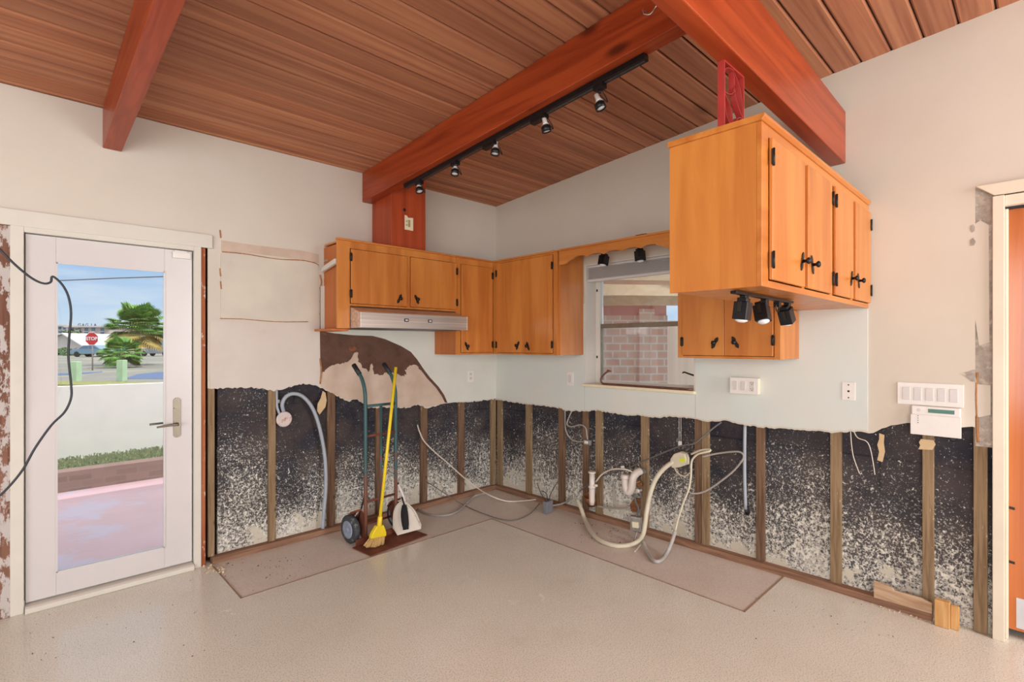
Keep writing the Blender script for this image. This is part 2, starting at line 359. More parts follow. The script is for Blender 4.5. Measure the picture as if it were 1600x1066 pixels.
M['bwhite'] = plain('pale_facade', hexc(214, 212, 208), .8, var=.04, scale=.3)
M['bteal'] = plain('aqua_facade', hexc(158, 202, 202), .8, var=.04, scale=.3)
M['broof'] = plain('pale_roof', hexc(206, 196, 190), .8, var=.05, scale=.5)
M['bglass'] = plain('facade_window_glass', hexc(96, 116, 140), .2, var=.2, scale=.8)
M['signdark'] = plain('dark_letters', hexc(70, 72, 78), .6)
M['hedge'] = plain('hedge_leaves', hexc(96, 122, 84), .9, var=.4, scale=3, bmp=.6)
M['carblue'] = plain('blue_car_paint', hexc(60, 76, 140), .3, .2)
M['carteal'] = plain('grey_blue_car_paint', hexc(120, 150, 170), .3, .2)
M['cargrey'] = plain('grey_car_paint', hexc(140, 146, 156), .3, .2)
M['tire'] = plain('tire_rubber', hexc(34, 34, 36), .8)
def glass(name, tint=(.96, .98, .98, 1), refl=.06):
    m = bpy.data.materials.new(name); m.use_nodes = True; t = m.node_tree; t.nodes.clear()
    o = nd(t, 'ShaderNodeOutputMaterial'); tr = nd(t, 'ShaderNodeBsdfTransparent'); gl = nd(t, 'ShaderNodeBsdfGlossy'); mx = nd(t, 'ShaderNodeMixShader'); fr = nd(t, 'ShaderNodeFresnel')
    tr.inputs[0].default_value = tint; gl.inputs['Roughness'].default_value = .02; fr.inputs[0].default_value = 1.45
    t.links.new(fr.outputs[0], mx.inputs[0]); t.links.new(tr.outputs[0], mx.inputs[1]); t.links.new(gl.outputs[0], mx.inputs[2]); t.links.new(mx.outputs[0], o.inputs[0])
    return m
M['glass'] = glass('clear_glass')

# ------------------------------------------------------------------ mesh builders
class MB:
    def __init__(s): s.bm = bmesh.new()
    def box(s, a, b, mi=0):
        x0, x1 = sorted((a[0], b[0])); y0, y1 = sorted((a[1], b[1])); z0, z1 = sorted((a[2], b[2]))
        v = [s.bm.verts.new(p) for p in ((x0, y0, z0), (x1, y0, z0), (x1, y1, z0), (x0, y1, z0), (x0, y0, z1), (x1, y0, z1), (x1, y1, z1), (x0, y1, z1))]
        for f in ((0, 3, 2, 1), (4, 5, 6, 7), (0, 1, 5, 4), (1, 2, 6, 5), (2, 3, 7, 6), (3, 0, 4, 7)):
            s.bm.faces.new([v[i] for i in f]).material_index = mi
        return s
    def obox(s, c, ux, uy, uz, hx, hy, hz):      # box on given axes
        c = Vector(c); ux, uy, uz = (Vector(q).normalized() for q in (ux, uy, uz))
        v = [s.bm.verts.new(c + ux * hx * i + uy * hy * j + uz * hz * k) for k in (-1, 1) for j, i in ((-1, -1), (-1, 1), (1, 1), (1, -1))]
        for f in ((0, 3, 2, 1), (4, 5, 6, 7), (0, 1, 5, 4), (1, 2, 6, 5), (2, 3, 7, 6), (3, 0, 4, 7)): s.bm.faces.new([v[i] for i in f])
        return s
    def prism(s, pts, off, mi=0, side=None):
        off = Vector(off); a = [s.bm.verts.new(Vector(p)) for p in pts]; b = [s.bm.verts.new(Vector(p) + off) for p in pts]
        s.bm.faces.new(a).material_index = mi; s.bm.faces.new(list(reversed(b))).material_index = mi
        n = len(a)
        for i in range(n):
            s.bm.faces.new((a[i], b[i], b[(i + 1) % n], a[(i + 1) % n])).material_index = mi if side is None else side
        return s
    def tube(s, pts, r, n=10, sub=6, closed=False, smooth=True, caps=True, r2=None):
        P = [Vector(p) for p in pts]
        if sub > 1 and len(P) > 2:
            Q = []; m = len(P)
            rng = range(m if closed else m - 1)
            for i in rng:
                p0 = P[(i - 1) % m] if closed or i > 0 else P[0] * 2 - P[1]
                p1, p2 = P[i], P[(i + 1) % m]
                p3 = P[(i + 2) % m] if closed or i + 2 < m else P[-1] * 2 - P[-2]
                for k in range(sub):
                    t = k / sub
                    Q.append(.5 * ((2 * p1) + (p2 - p0) * t + (2 * p0 - 5 * p1 + 4 * p2 - p3) * t * t + (3 * p1 - p0 - 3 * p2 + p3) * t ** 3))
            if not closed: Q.append(P[-1])
            P = Q
        rings = []; up = None; m = len(P)
        for i, p in enumerate(P):
            a = P[(i - 1) % m] if closed or i > 0 else P[i]; b = P[(i + 1) % m] if closed or i < m - 1 else P[i]
            d = (b - a)
            d = d.normalized() if d.length > 1e-9 else Vector((0, 0, 1))
            if up is None:
                up = Vector((0, 0, 1)) if abs(d.z) < .9 else Vector((1, 0, 0))
            u = (up - d * up.dot(d))
            u = u.normalized() if u.length > 1e-6 else d.orthogonal().normalized()
            v = d.cross(u); up = u
            rr = r if r2 is None else r + (r2 - r) * i / (m - 1)
            if callable(r): rr = r(i / (m - 1))
            rings.append([s.bm.verts.new(p + u * math.cos(2 * PI * k / n) * rr + v * math.sin(2 * PI * k / n) * rr) for k in range(n)])
        for i in range(m if closed else m - 1):
            A, B = rings[i], rings[(i + 1) % m]
            for k in range(n):
                f = s.bm.faces.new((A[k], A[(k + 1) % n], B[(k + 1) % n], B[k])); f.smooth = smooth
        if caps and not closed:
            s.bm.faces.new(list(reversed(rings[0]))); s.bm.faces.new(rings[-1])
        return s
    def cyl(s, a, b, r, n=20, r2=None): return s.tube([a, b], r, n, 1, r2=r2)
    def lathe(s, c, axis, prof, n=24):           # prof: (distance along axis, radius)
        c = Vector(c); d = Vector(axis).normalized(); u = d.orthogonal().normalized(); v = d.cross(u); R = []
        for h, r in prof:
            R.append([s.bm.verts.new(c + d * h + (u * math.cos(2 * PI * k / n) + v * math.sin(2 * PI * k / n)) * max(r, .0002)) for k in range(n)])
        for A, B in zip(R, R[1:]):
            for k in range(n):
                f = s.bm.faces.new((A[k], A[(k + 1) % n], B[(k + 1) % n], B[k])); f.smooth = True
        s.bm.faces.new(list(reversed(R[0]))); s.bm.faces.new(R[-1])
        return s
    def quad(s, *p): s.bm.faces.new([s.bm.verts.new(Vector(q)) for q in p]); return s
ORI = {}
def obj(name, mb, mat, parent=None, bevel=0, label=None, cat=None, group=None, kind=None):
    me = bpy.data.meshes.new(name); bm = mb.bm
    bmesh.ops.recalc_face_normals(bm, faces=bm.faces)
    if parent is not None: og = ORI[parent.name]
    else:
        xs = [v.co for v in bm.verts]
        og = Vector(((min(c.x for c in xs) + max(c.x for c in xs)) / 2, (min(c.y for c in xs) + max(c.y for c in xs)) / 2, min(c.z for c in xs)))
        if kind in ('structure', 'keep') : og = Vector((0, 0, 0))
        if kind == 'keep': kind = None
    bmesh.ops.translate(bm, verts=bm.verts, vec=-og)
    bm.to_mesh(me); bm.free()
    for m_ in (mat if isinstance(mat, (list, tuple)) else [mat]): me.materials.append(M[m_] if isinstance(m_, str) else m_)
    o = bpy.data.objects.new(name, me); C.objects.link(o)
    if parent is not None: o.parent = parent
    else: o.location = og
    ORI[o.name] = og
    if bevel:
        b = o.modifiers.new('bevel', 'BEVEL'); b.width = bevel; b.segments = 2; b.limit_method = 'ANGLE'
    if label: o['label'] = label
    if cat: o['category'] = cat
    if group: o['group'] = group
    if kind: o['kind'] = kind
    return o
def thing(name, loc, label, cat, group=None):
    o = bpy.data.objects.new(name, None); C.objects.link(o); o.location = loc; o.empty_display_size = .05
    o['label'] = label; o['category'] = cat
    if group: o['group'] = group
    ORI[o.name] = Vector(loc)
    return o
def copy_tree(o, parent=None):
    c = o.copy(); C.objects.link(c); c.parent = parent; ORI[c.name] = ORI[o.name]
    for ch in list(o.children): copy_tree(ch, c)
    return c
def V(*a): return Vector(a)
def jag(pts, amp=.006, step=.03):                # roughen a broken edge
    out = []
    for a, b in zip(pts, pts[1:]):
        a, b = Vector(a), Vector(b); n = max(1, int((b - a).length / step))
        for i in range(n):
            p = a.lerp(b, i / n)
            if i: p = p + Vector((0, 0, random.uniform(-amp, amp)))
            out.append(p)
    out.append(Vector(pts[-1]))
    return out

# ================================================================== SETTING
XL, YB = -7.0, -7.0
FRY = 0.028                                       # face of the block wall behind the furring
# floor: terrazzo plus the rougher slab where base cabinets stood
mb = MB()
SX, SY = -2.56, -.655; BX, BY = -.64, -2.715
mb.box((XL, YB, -.12), (.3, SY, 0)).bm
for v in list(mb.bm.verts): mb.bm.verts.remove(v)
def fl(x0, y0, x1, y1, mi, z=0.0): mb.box((x0, y0, -.12), (x1, y1, z), mi)
fl(XL, YB, 1.2, BY, 0); fl(XL, BY, BX, SY, 0); fl(XL, SY, SX, .25, 0)
fl(SX, SY, .25, .25, 1, -.003); fl(BX, BY, .25, SY, 1, -.003)
c = .0045
for a_, b_ in (((SX, SY - c), (BX + c, SY + c)), ((BX - c, BY - c), (BX + c, SY + c)), ((BX, BY - c), (-.03, BY + c)), ((SX - c, SY - c), (SX + c, -.05))):
    mb.box((a_[0], a_[1], -.02), (b_[0], b_[1], .0012), 2)
obj('floor', mb, ['terr', 'slab', 'cut'], kind='structure')

# ceiling: tongue-and-groove planks
mb = MB(); k = -1
P0, PW = .039, .14
while True:
    y0 = -(P0 + PW * k); y1 = y0 - PW; k += 1
    if y1 < YB: break
    if y0 > .03: y0 = .03
    g = .0035; bv = .008
    for x0, x1 in ((XL, .03),):
        prof = [(y0 - g, .022), (y0 - g, bv), (y0 - g - bv, 0), (y1 + g + bv, 0), (y1 + g, bv), (y1 + g, .022)]
        mb.prism([(x0, y, ceil_z(y) + z) for y, z in prof], (x1 - x0, 0, 0), 0)
obj('ceiling', mb, ['plank'], kind='structure')
mb = MB()
mb.prism([(XL - .3, .7, ceil_z(.7) + .024), (XL - .3, YB - .3, ceil_z(YB) + .024), (XL - .3, YB - .3, ceil_z(YB) + .16), (XL - .3, .7, ceil_z(.7) + .16)], (7.9, 0, 0))
obj('ceiling_roof_deck', mb, 'gapdark', kind='structure')

# left wall (block) with the glass door opening
DX0, DX1, DZ = -3.515, -2.61, 2.10
mb = MB()
def wA(x0, x1, z0, z1): mb.box((x0, FRY, z0), (x1, .24, z1))
wA(XL - .2, DX0 - .09, -.1, 2.83); wA(DX1 + .10, .3, -.1, 2.83); wA(DX0 - .09, DX1 + .10, DZ, 2.83)
obj('wall_left', mb, 'masA', kind='structure')
# right wall (block) with window and door openings
WY0, WY1, WZ0, WZ1 = -1.137, -2.125, 1.118, 2.13
DY0 = -3.675
mb = MB()
def wB(y0, y1, z0, z1):
    mb.prism([(FRY, y0, z0), (FRY, y1, z0), (FRY, y1, z1 if z1 else ceil_z(y1) + .02), (FRY, y0, z1 if z1 else ceil_z(y0) + .02)], (.21, 0, 0))
wB(.24, WY0, -.1, None); wB(WY0, WY1, -.1, WZ0 - .02); wB(WY0, WY1, WZ1, None); wB(WY1, DY0, -.1, None); wB(DY0, DY0 - .9, 2.12, None); wB(DY0 - .9, YB - .2, -.1, None)
obj('wall_right', mb, 'masB', kind='structure')
mb = MB(); mb.box((XL - .2, YB, -.1), (XL, .24, 2.9)); mb.prism([(XL - .2, 0, 2.8), (XL - .2, YB, 2.8), (XL - .2, YB, ceil_z(YB) + .02), (XL - .2, 0, 2.86)], (.2, 0, 0))
obj('wall_side', mb, 'plasterA', kind='structure')
mb = MB(); mb.box((1.2, -7.0, -.1), (1.35, -3.15, 2.45)); mb.box((.24, -3.3, -.1), (1.2, -3.15, 2.45)); mb.box((.24, -7.15, -.1), (1.35, -7.0, 2.45)); mb.box((.24, -7.15, 2.45), (1.35, -3.15, 2.55))
obj('wall_hallway', mb, 'plasterA', kind='structure')
mb = MB(); mb.box((XL - .2, YB - .2, -.1), (.24, YB, ceil_z(YB) + .02))
obj('wall_rear', mb, 'plasterA', kind='structure')

# plaster over the left wall, broken off along the bottom
TH = -.010
botA = [(325, 607), (335, 607), (352, 606), (377, 605), (400, 606), (425, 611), (448, 606), (473, 599), (492, 602), (511, 611), (524, 618), (543, 627), (556, 624), (566, 630), (575, 638), (591, 637), (640, 637), (652, 632), (665, 638), (700, 629), (720, 628), (745, 627), (775, 623)]
bot = [onA(*p) for p in botA]; bot[-1].x = 0
bot = jag(bot, .008, .014)
mb = MB()
x1 = onA(324).x + .025
pl = [V(XL, 0, 2.83), V(XL, 0, 2.09), V(DX0 - .2, 0, 2.09), V(x1 - .025, 0, 2.09), V(x1 - .025, 0, bot[0].z)] + [V(p.x, 0, p.z) for p in bot] + [V(0, 0, 2.845)]
mb.prism([V(p.x, TH, p.z) for p in pl], (0, -TH + .002, 0), 0, 1)
mb.box((XL, TH, 0), (DX0 - .20, .002, 2.09))
obj('wall_left_plaster', mb, ['plasterA', 'gyps'], kind='structure')
# old drywall panels laid on that wall between door and cabinets
T2 = TH - .004
def panel(pts, y0, th, mat, name='wall_left_drywall'):
    mb = MB(); mb.prism([V(onA(*p).x, y0, onA(*p).z) for p in pts], (0, -th, 0), 0, 1)
    return obj(name, mb, [mat, 'gyps'], kind='structure')
panel([(345, 376), (400, 384), (470, 392), (497, 398), (497, 411), (440, 402), (380, 395), (345, 393)], TH, .003, 'torn')
panel([(344, 396), (380, 398), (440, 405), (497, 414), (497, 502), (420, 503), (344, 498)], TH, .004, 'panelA')
panel([(327, 501), (344, 501), (420, 506), (498, 505), (498, 601), (473, 599), (448, 605), (425, 610), (400, 605), (377, 604), (352, 605), (327, 606)], TH, .005, 'panelA2')
mb = MB()
mb.tube([V(onA(*p).x, TH - .002, onA(*p).z) for p in ((346, 394), (380, 397), (410, 402), (440, 406), (470, 407), (490, 411), (497, 415))], .004, 5, 3)
mb.tube([V(onA(*p).x, TH - .004, onA(*p).z) for p in ((343, 498), (380, 499), (430, 503), (480, 503))], .003, 5, 3)
for z0, z1 in ((430, 452), (470, 492), (560, 600)): mb.tube([V(onA(499, z0).x, TH - .002, onA(499, z0).z), V(onA(501, (z0 + z1) / 2).x, TH - .004, onA(500, (z0 + z1) / 2).z), V(onA(499, z1).x, TH - .002, onA(499, z1).z)], .006, 5, 3)
for q in ((343, 420), (344, 440), (343, 360)): mb.tube([V(onA(*q).x, TH - .001, onA(*q).z), V(onA(q[0] + 1, q[1] + 12).x, TH - .003, onA(q[0], q[1] + 12).z)], .005, 5, 1)
obj('wall_left_cracks', mb, 'crack', kind='structure')
# brown adhesive patch with torn paper, and the newer board around it
curve = [(499, 517), (520, 521), (550, 524), (580, 525), (600, 530), (625, 541), (640, 550), (650, 562), (660, 577), (670, 590), (683, 604), (692, 617), (697, 629)]
low = [(694, 629), (689, 619), (680, 606), (666, 591), (657, 579), (650, 571), (639, 571), (631, 578), (634, 586), (629, 587), (617, 584), (604, 581), (594, 586), (583, 585), (580, 568), (575, 581), (569, 576), (558, 565), (559, 552), (553, 551), (543, 565), (537, 568), (524, 569), (511, 575), (503, 581), (500, 590)]
lo2 = [low[0]]
for (xa_, ya_), (xb_, yb3) in zip(low[4:], low[5:]):
    if len(lo2) == 1: lo2 = list(low[:5])
    for k in (1, 2, 3): lo2.append((xa_ + (xb_ - xa_) * k / 4 + random.uniform(-1.6, 1.6), ya_ + (yb3 - ya_) * k / 4 + random.uniform(-1.8, 1.8)))
    lo2.append((xb_, yb3))
low = lo2
mb = MB(); mb.prism([V(onA(*p).x, TH - .0008, onA(*p).z) for p in curve + low[0:]], (0, -.002, 0))
obj('wall_left_adhesive', mb, 'glue', kind='structure')
mb = MB(); mb.prism([V(onA(*p).x, TH - .0006, onA(*p).z) for p in list(reversed(low)) + [(697, 630), (666, 636), (652, 631), (640, 636), (591, 636), (575, 637), (566, 629), (556, 623), (543, 626), (524, 617), (511, 610), (500, 604)]], (0, -.0012, 0))
obj('wall_left_torn_paper', mb, 'torn', kind='structure')
mb = MB()
tb = [V(onA(*p).x, TH, onA(*p).z) for p in reversed(curve)]
rb = [onA(697, 630), onA(720, 627), onA(745, 626), onA(774, 622)]
mb.prism([V(onA(499, 500).x, TH, onA(499, 500).z)] + list(reversed(tb)) + [V(p.x, TH, p.z) for p in rb] + [V(-.012, TH, 1.9), V(onA(499, 500).x, TH, 1.9)], (0, -.010, 0), 0, 1)
obj('wall_left_backsplash', mb, ['boardA', 'glue'], kind='structure')

# plaster over the right wall
botB = [(775, 625), (800, 628), (822, 632), (850, 634), (870, 637), (888, 642), (915, 643), (930, 641), (960, 646), (985, 649), (1000, 649), (1030, 653), (1045, 651), (1090, 655), (1110, 659), (1130, 657), (1150, 661), (1185, 668), (1220, 669), (1280, 673), (1300, 677), (1340, 674), (1358, 677), (1372, 673), (1385, 668), (1400, 664), (1425, 661), (1441, 664), (1495, 670), (1512, 667), (1549, 668)]
bB = [onB(*p) for p in botB]; bB[0].y = 0
bB = jag(bB, .006, .016)
mb = MB()
JY = onB(1551).y
def cz(y): return ceil_z(y) + .002
left = [p for p in bB if p.y > WY0 + .01]; mid = [p for p in bB if WY1 < p.y <= WY0 + .01]; right = [p for p in bB if p.y <= WY1]
def inter(y): 
    for a_, b_ in zip(bB, bB[1:]):
        if a_.y >= y >= b_.y: t = (a_.y - y) / max(1e-6, a_.y - b_.y); return a_.z + (b_.z - a_.z) * t
    return bB[-1].z
def pB(pts): mb.prism([V(TH, p[0], p[1]) for p in pts], (-TH + .002, 0, 0), 0, 1)
pB([(p.y, p.z) for p in left] + [(WY0, inter(WY0)), (WY0, cz(WY0)), (0, cz(0))])
pB([(WY0, inter(WY0))] + [(p.y, p.z) for p in mid if WY1 + .01 < p.y < WY0 - .01] + [(WY1, inter(WY1)), (WY1, WZ0 - .02), (WY0, WZ0 - .02)])
pB([(WY0, WZ1), (WY1, WZ1), (WY1, cz(WY1)), (WY0, cz(WY0))])
GY = onB(1524).y                                 # broken mortar strip beside the door
pB([(WY1, inter(WY1))] + [(p.y, p.z) for p in right if GY + .01 < p.y < WY1 - .01] + [(GY, inter(GY)), (GY, cz(GY)), (WY1, cz(WY1))])
pB([(GY, 2.24), (DY0 - 1.2, 2.24), (DY0 - 1.2, cz(DY0 - 1.2)), (GY, cz(GY))])
mb.box((TH, YB, 0), (.002, DY0 - 1.2, 3.3))
obj('wall_right_plaster', mb, ['plasterB', 'gyps'], kind='structure')
# backsplash boards of the right wall
S1 = onB(1358).y
def bb(y0, y1, top):
    global mb
    mb = MB()
    mid = [(p.y, p.z + .012) for p in bB if y1 + .01 < p.y < y0 - .01]
    mb.prism([V(TH, *q) for q in [(y0, inter(y0) + .012)] + mid + [(y1, inter(y1) + .012), (y1, top), (y0, top)]], (-.006, 0, 0))
    obj('wall_right_backsplash', mb, 'boardB', kind='structure')
bb(-.016, WY0 + .001, 1.8); bb(WY0 - .001, WY1 + .001, WZ0 - .022); bb(WY1 - .001, S1 + .004, 1.72)
# raw mortar strip by the door and shallow breaks
mb = MB()
def poly_B(pts, x, th, mi=0): mb.prism([V(x, onB(*p).y, onB(*p).z) for p in pts], (th, 0, 0), mi)
mb.box((-.002, GY, .94), (.02, JY, 2.27))
obj('wall_right_mortar', mb, 'mortar', kind='structure')
mb = MB()
poly_B([(1524, 350), (1532, 345), (1545, 352), (1546, 535), (1530, 540), (1524, 500)], -.002, -.007)
poly_B([(1524, 600), (1548, 602), (1548, 648), (1530, 652), (1524, 650)], -.002, -.007)
obj('wall_right_patch', mb, 'plasterB', kind='structure')
mb = MB()
poly_B([(1517, 353), (1521, 351), (1524, 356), (1523, 362), (1519, 364), (1516, 359)], TH, -.0015)
poly_B([(1516, 376), (1521, 372), (1525, 378), (1522, 384), (1516, 385)], TH, -.0015)
poly_B([(1500, 583), (1512, 581), (1524, 577), (1526, 598), (1518, 596), (1508, 588)], TH, -.0015)
obj('wall_right_chips', mb, 'mortar', kind='structure')
mb = MB()
y_ = onB(1527).y
mb.tube([V(-.004, y_, 1.31), V(-.006, y_ + .004, 1.2), V(-.004, y_, 1.05), V(-.004, y_ - .003, .96)], .006, 5, 3)
obj('wall_right_cracks', mb, 'crack', kind='structure')

# furring strips and bottom plates
def strip(wall, pa, pb, label, mat='fur', z0=.04, z1=1.3, grp=None):
    mb = MB()
    if wall == 'B' and 900 < pa < 1090: z1 = 1.08
    if wall == 'A':
        a_, b_ = onA(pa).x, onA(pb).x
        mb.box((a_, .001, z0), (b_, FRY, z1))
    else:
        a_, b_ = onB(pa).y, onB(pb).y
        mb.box((.001, a_, z0), (FRY, b_, z1))
    return obj('furring_strip', mb, mat, bevel=.002, label=label, cat='wood strip', group=grp)
strip('A', 325, 335.5, 'greyish furring strip on the left wall nearest the glass door', 'fur')
strip('A', 420, 431, 'furring strip on left wall beside the round electrical box', 'fur')
strip('A', 512, 524, 'brown furring strip on left wall between curved grey conduit and hand truck', 'fur_dark')
strip('A', 588, 597, 'furring strip on left wall right behind the hand truck', 'fur_dark')
strip('A', 658, 668, 'brown furring strip on left wall where the white cord comes out', 'fur_dark')
strip('A', 717, 726, 'brown furring strip on left wall, next to last before the corner', 'fur_dark')
strip('A', 768, 775.2, 'furring strip on the left wall standing right in the corner', 'fur')
strip('B', 776.5, 783, 'furring strip on the right wall standing right in the corner', 'fur')
strip('B', 821, 829, 'furring strip on right wall, first one out from the corner', 'fur')
strip('B', 872, 881, 'dark brown furring strip on right wall above the grey junction box', 'fur_dark')
strip('B', 910, 918, 'furring strip behind the upright white drain pipe', 'fur_dark')
strip('B', 930, 940, 'paint-flecked furring strip just right of the white drain pipe', 'fur')
strip('B', 1001, 1012, 'furring strip on right wall behind the white drain trap', 'fur')
strip('B', 1085, 1095, 'darker left strip of the doubled furring strips right of the cable bundle', 'fur_dark')
strip('B', 1096, 1107, 'lighter right strip of the doubled furring strips right of the cable bundle', 'fur')
strip('B', 1181, 1194, 'furring strip just right of the hanging grey hose with black end', 'fur_dark')
strip('B', 1297, 1314, 'weathered furring strip below the three-hole cover plate', 'fur')
strip('B', 1441, 1459, 'furring strip under the white keypad wrapped with torn paper', 'fur')
strip('B', 1521, 1543, 'wide furring strip on right wall nearest the orange door', 'fur', z0=.003)
PLT = -.030
mb = MB(); mb.box((onA(330).x, PLT, -.003), (.0, FRY, .04))
obj('bottom_plate', mb, 'plate', bevel=.003, label='long brown wood plate on the floor along the left wall', cat='wood plate')
mb = MB(); mb.box((PLT, PLT - .001, -.003), (FRY, onB(1458).y, .04))
obj('bottom_plate', mb, 'plate_y', bevel=.003, label='long brown wood plate on the floor along the right wall', cat='wood plate')

# ================================================================== BEAMS
def beam_y(xa, xb, y1, label, name='ceiling_beam'):
    mb = MB(); mb.prism([(xa, TH - .001, ceil_z(0) - .237), (xa, TH - .001, ceil_z(0) - .002), (xa, y1, ceil_z(y1) - .002), (xa, y1, ceil_z(y1) - .237)], (xb - xa, 0, 0))
    return obj(name, mb, 'beam_y', bevel=.004, label=label, cat='beam')
beam_y(-3.122, -3.032, -6.9, 'red-brown sloping ceiling beam above the glass door')
beam_y(-1.472, -1.386, -6.9, 'red-brown sloping ceiling beam carrying the long black track light')
mb = MB(); hy = lambda x: .017 * x
mb.prism([(-6.9, -3.043 + hy(-6.9), 2.506), (TH - .001, -3.043, 2.506), (TH - .001, -2.968, 2.506), (-6.9, -2.968 + hy(-6.9), 2.506)], (0, 0, .304))
obj('header_beam', mb, 'beam_x', bevel=.005, label='large level orange-red header beam running into the right wall above the hanging cabinet', cat='beam')
# boxed chase above the range hood
PFY = -.312; PX0, PX1 = -1.384, -1.064
mb = MB(); mb.box((PX0, TH - .001, 2.22), (PX1, PFY, ceil_z(PFY) - .004))
t = thing('wood_chase', ((PX0 + PX1) / 2, PFY / 2, 2.22), 'red-brown boxed wood duct chase standing on the cabinets over the range hood', 'duct chase')
obj('casing', mb, 'beam_z', t, bevel=.003)
hp = onA(632, 328, PFY)
mb = MB(); mb.lathe(hp + V(0, .0005, 0), (0, -1, 0), [(0, .013), (.0015, .013)], 14); obj('hole', mb, 'hole', t)
a_, b_ = onA(632, 336, PFY), onA(645, 361, PFY)
t = thing('outlet_plate', ((a_.x + b_.x) / 2, PFY, b_.z), 'small ivory outlet plate with sticker on the red wood chase', 'outlet')
mb = MB(); mb.prism([V(a_.x, PFY - .0005, a_.z), V(a_.x + .022, PFY - .0005, a_.z - .004), V(a_.x + .03, PFY - .0005, a_.z - .018), V(b_.x, PFY - .0005, a_.z - .012), V(b_.x, PFY - .0005, b_.z), V(a_.x, PFY - .0005, b_.z)], (0, -.005, 0)); obj('plate', mb, 'ivory', t)
mb = MB(); mb.box((a_.x + .03, PFY - .0062, b_.z + .025), (a_.x + .05, PFY - .0055, a_.z - .035)); obj('sticker', mb, plain('sticker_green', hexc(150, 150, 90), .6, var=.4, scale=90), t)
mb = MB()
for i in range(2): mb.box((a_.x + .012, PFY - .0068, b_.z + .03 + i * .03), (a_.x + .024, PFY - .0055, b_.z + .045 + i * .03))
obj('socket', mb, 'greycable', t)

# ceiling hook on the beam
h0 = onB(1010, 20, x=-1.472)
mb = MB(); r = .022
zc = h0.z
mb.tube([V(-1.474, h0.y, zc + .005), V(-1.50, h0.y - .0, zc + .0), V(-1.508, h0.y - .01, zc - .025), V(-1.50, h0.y - .035, zc - .035), V(-1.497, h0.y - .06, zc - .015), V(-1.495, h0.y - .066, zc + .005)], .003, 8, 6)
obj('ceiling_hook', mb, 'chrome', label='small bare metal cup hook on the side of the sloping beam', cat='hook')

# ================================================================== TRACK LIGHTS
def bmz(y): return ceil_z(y) - .237
TX = -1.405
ys, ye = onB(634, x=TX).y, onB(1010, x=TX).y
SL = V(0, -1, .0705).normalized(); UPN = V(0, .0705, 1).normalized()
t = thing('track_light', (TX, ys, bmz(ys) - .03), 'long black track light with five spot heads under the sloping beam', 'track light')
mb = MB(); a_, b_ = V(TX, ys, bmz(ys) - .016), V(TX, ye, bmz(ye) - .016)
mb.obox((a_ + b_) / 2, V(1, 0, 0), SL, UPN, .019, (b_ - a_).length / 2, .015)
tr_ = obj('track', mb, 'black', t, bevel=.002)
mb = MB(); mb.obox((a_ + b_) / 2 - UPN * .0152, V(1, 0, 0), SL, UPN, .006, (b_ - a_).length / 2 - .01, .0012); obj('slot', mb, 'hooddark', tr_)
heads = [(655, 300, .0, 1), (711, 272, -.2, .3), (774, 240, -.15, 0), (853, 204, .25, .3), (937, 168, .2, 1)]
for i, (px, py, tx, ty) in enumerate(heads):
    y = onB(px, x=TX).y; z = bmz(y) - .031
    p = V(TX, y, z)
    mb = MB(); mb.obox(p + SL * (-.05 if i in (2, 3) else 0) - UPN * .012, V(1, 0, 0), SL, UPN, .018, .055 if i in (2, 3) else .03, .013)
    h = obj('spot_head', mb, 'black', t, bevel=.002)
    lamp = onB(px, py - 4, x=TX + .005); 
    mb = MB(); mb.cyl(p - UPN * .02, lamp + V(0, 0, .055), .007, 10); mb.tube([p - UPN * .02 + V(.012, 0, 0), p + V(.035, -.01, -.05), p + V(.035, -.02, -.08), lamp + V(0, 0, .05)], .0025, 6, 5)
    obj('arm', mb, 'black', h)
    ax = V(tx, -.35 * ty, -1).normalized()
    mb = MB(); mb.lathe(lamp + V(0, 0, .012) - ax * .045, ax, [(0, .012), (.03, .013), (.04, .02)], 16); obj('socket', mb, 'plastic', h)
    mb = MB(); mb.lathe(lamp - ax * .012, ax, [(0, .020), (.006, .026), (.034, .028), (.034, .024), (.026, .023)], 24); obj('shade', mb, 'black', h)
    mb = MB(); mb.lathe(lamp + ax * .012, ax, [(0, .022), (.004, .022), (.007, .012), (.008, .004)], 20); obj('bulb', mb, 'lens', h)

# ================================================================== CABINETS
DA = .335; Z0, Z1 = 1.365, 2.205
def knob(parent, c, nrm, tilt):                    # antique iron knob on a long back plate
    n = Vector(nrm); side = V(0, 0, 1).cross(n).normalized(); up = V(0, 0, 1)
    ax = (up * math.cos(tilt) + side * math.sin(tilt)); bx = n.cross(ax)
    mb = MB(); pts = []
    for k in range(28):
        a_ = 2 * PI * k / 28; ca, sa = math.cos(a_), math.sin(a_)
        L = .040; W = .010 + .008 * abs(ca) ** 2 if abs(ca) > .5 else .010
        pts.append(c + n * .0005 + ax * L * ca + bx * W * (sa if abs(sa) > .3 or True else sa) * (1 + .25 * math.cos(6 * a_)))
    mb.prism(pts, n * .003)
    k_ = obj('knob', mb, 'iron', parent)
    mb = MB(); mb.lathe(c + n * .003, n, [(0, .007), (.012, .006), (.018, .013), (.024, .014), (.029, .008), (.030, .001)], 18); obj('grip', mb, 'black', k_)
def hinge(parent, c, nrm, h=.055):
    n = Vector(nrm); side = V(0, 0, 1).cross(n).normalized()
    mb = MB(); mb.obox(c + n * .002, side, V(0, 0, 1), n, .010, h / 2, .0022); mb.cyl(c + n * .005 - V(0, 0, h / 2 + .004), c + n * .005 + V(0, 0, h / 2 + .004), .0042, 8)
    for s_ in (-1, 1): mb.lathe(c + n * .004 + V(0, 0, s_ * h * .28) + side * .006, n, [(0, .003), (.002, .002)], 8)
    obj('hinge', mb, 'iron', parent)
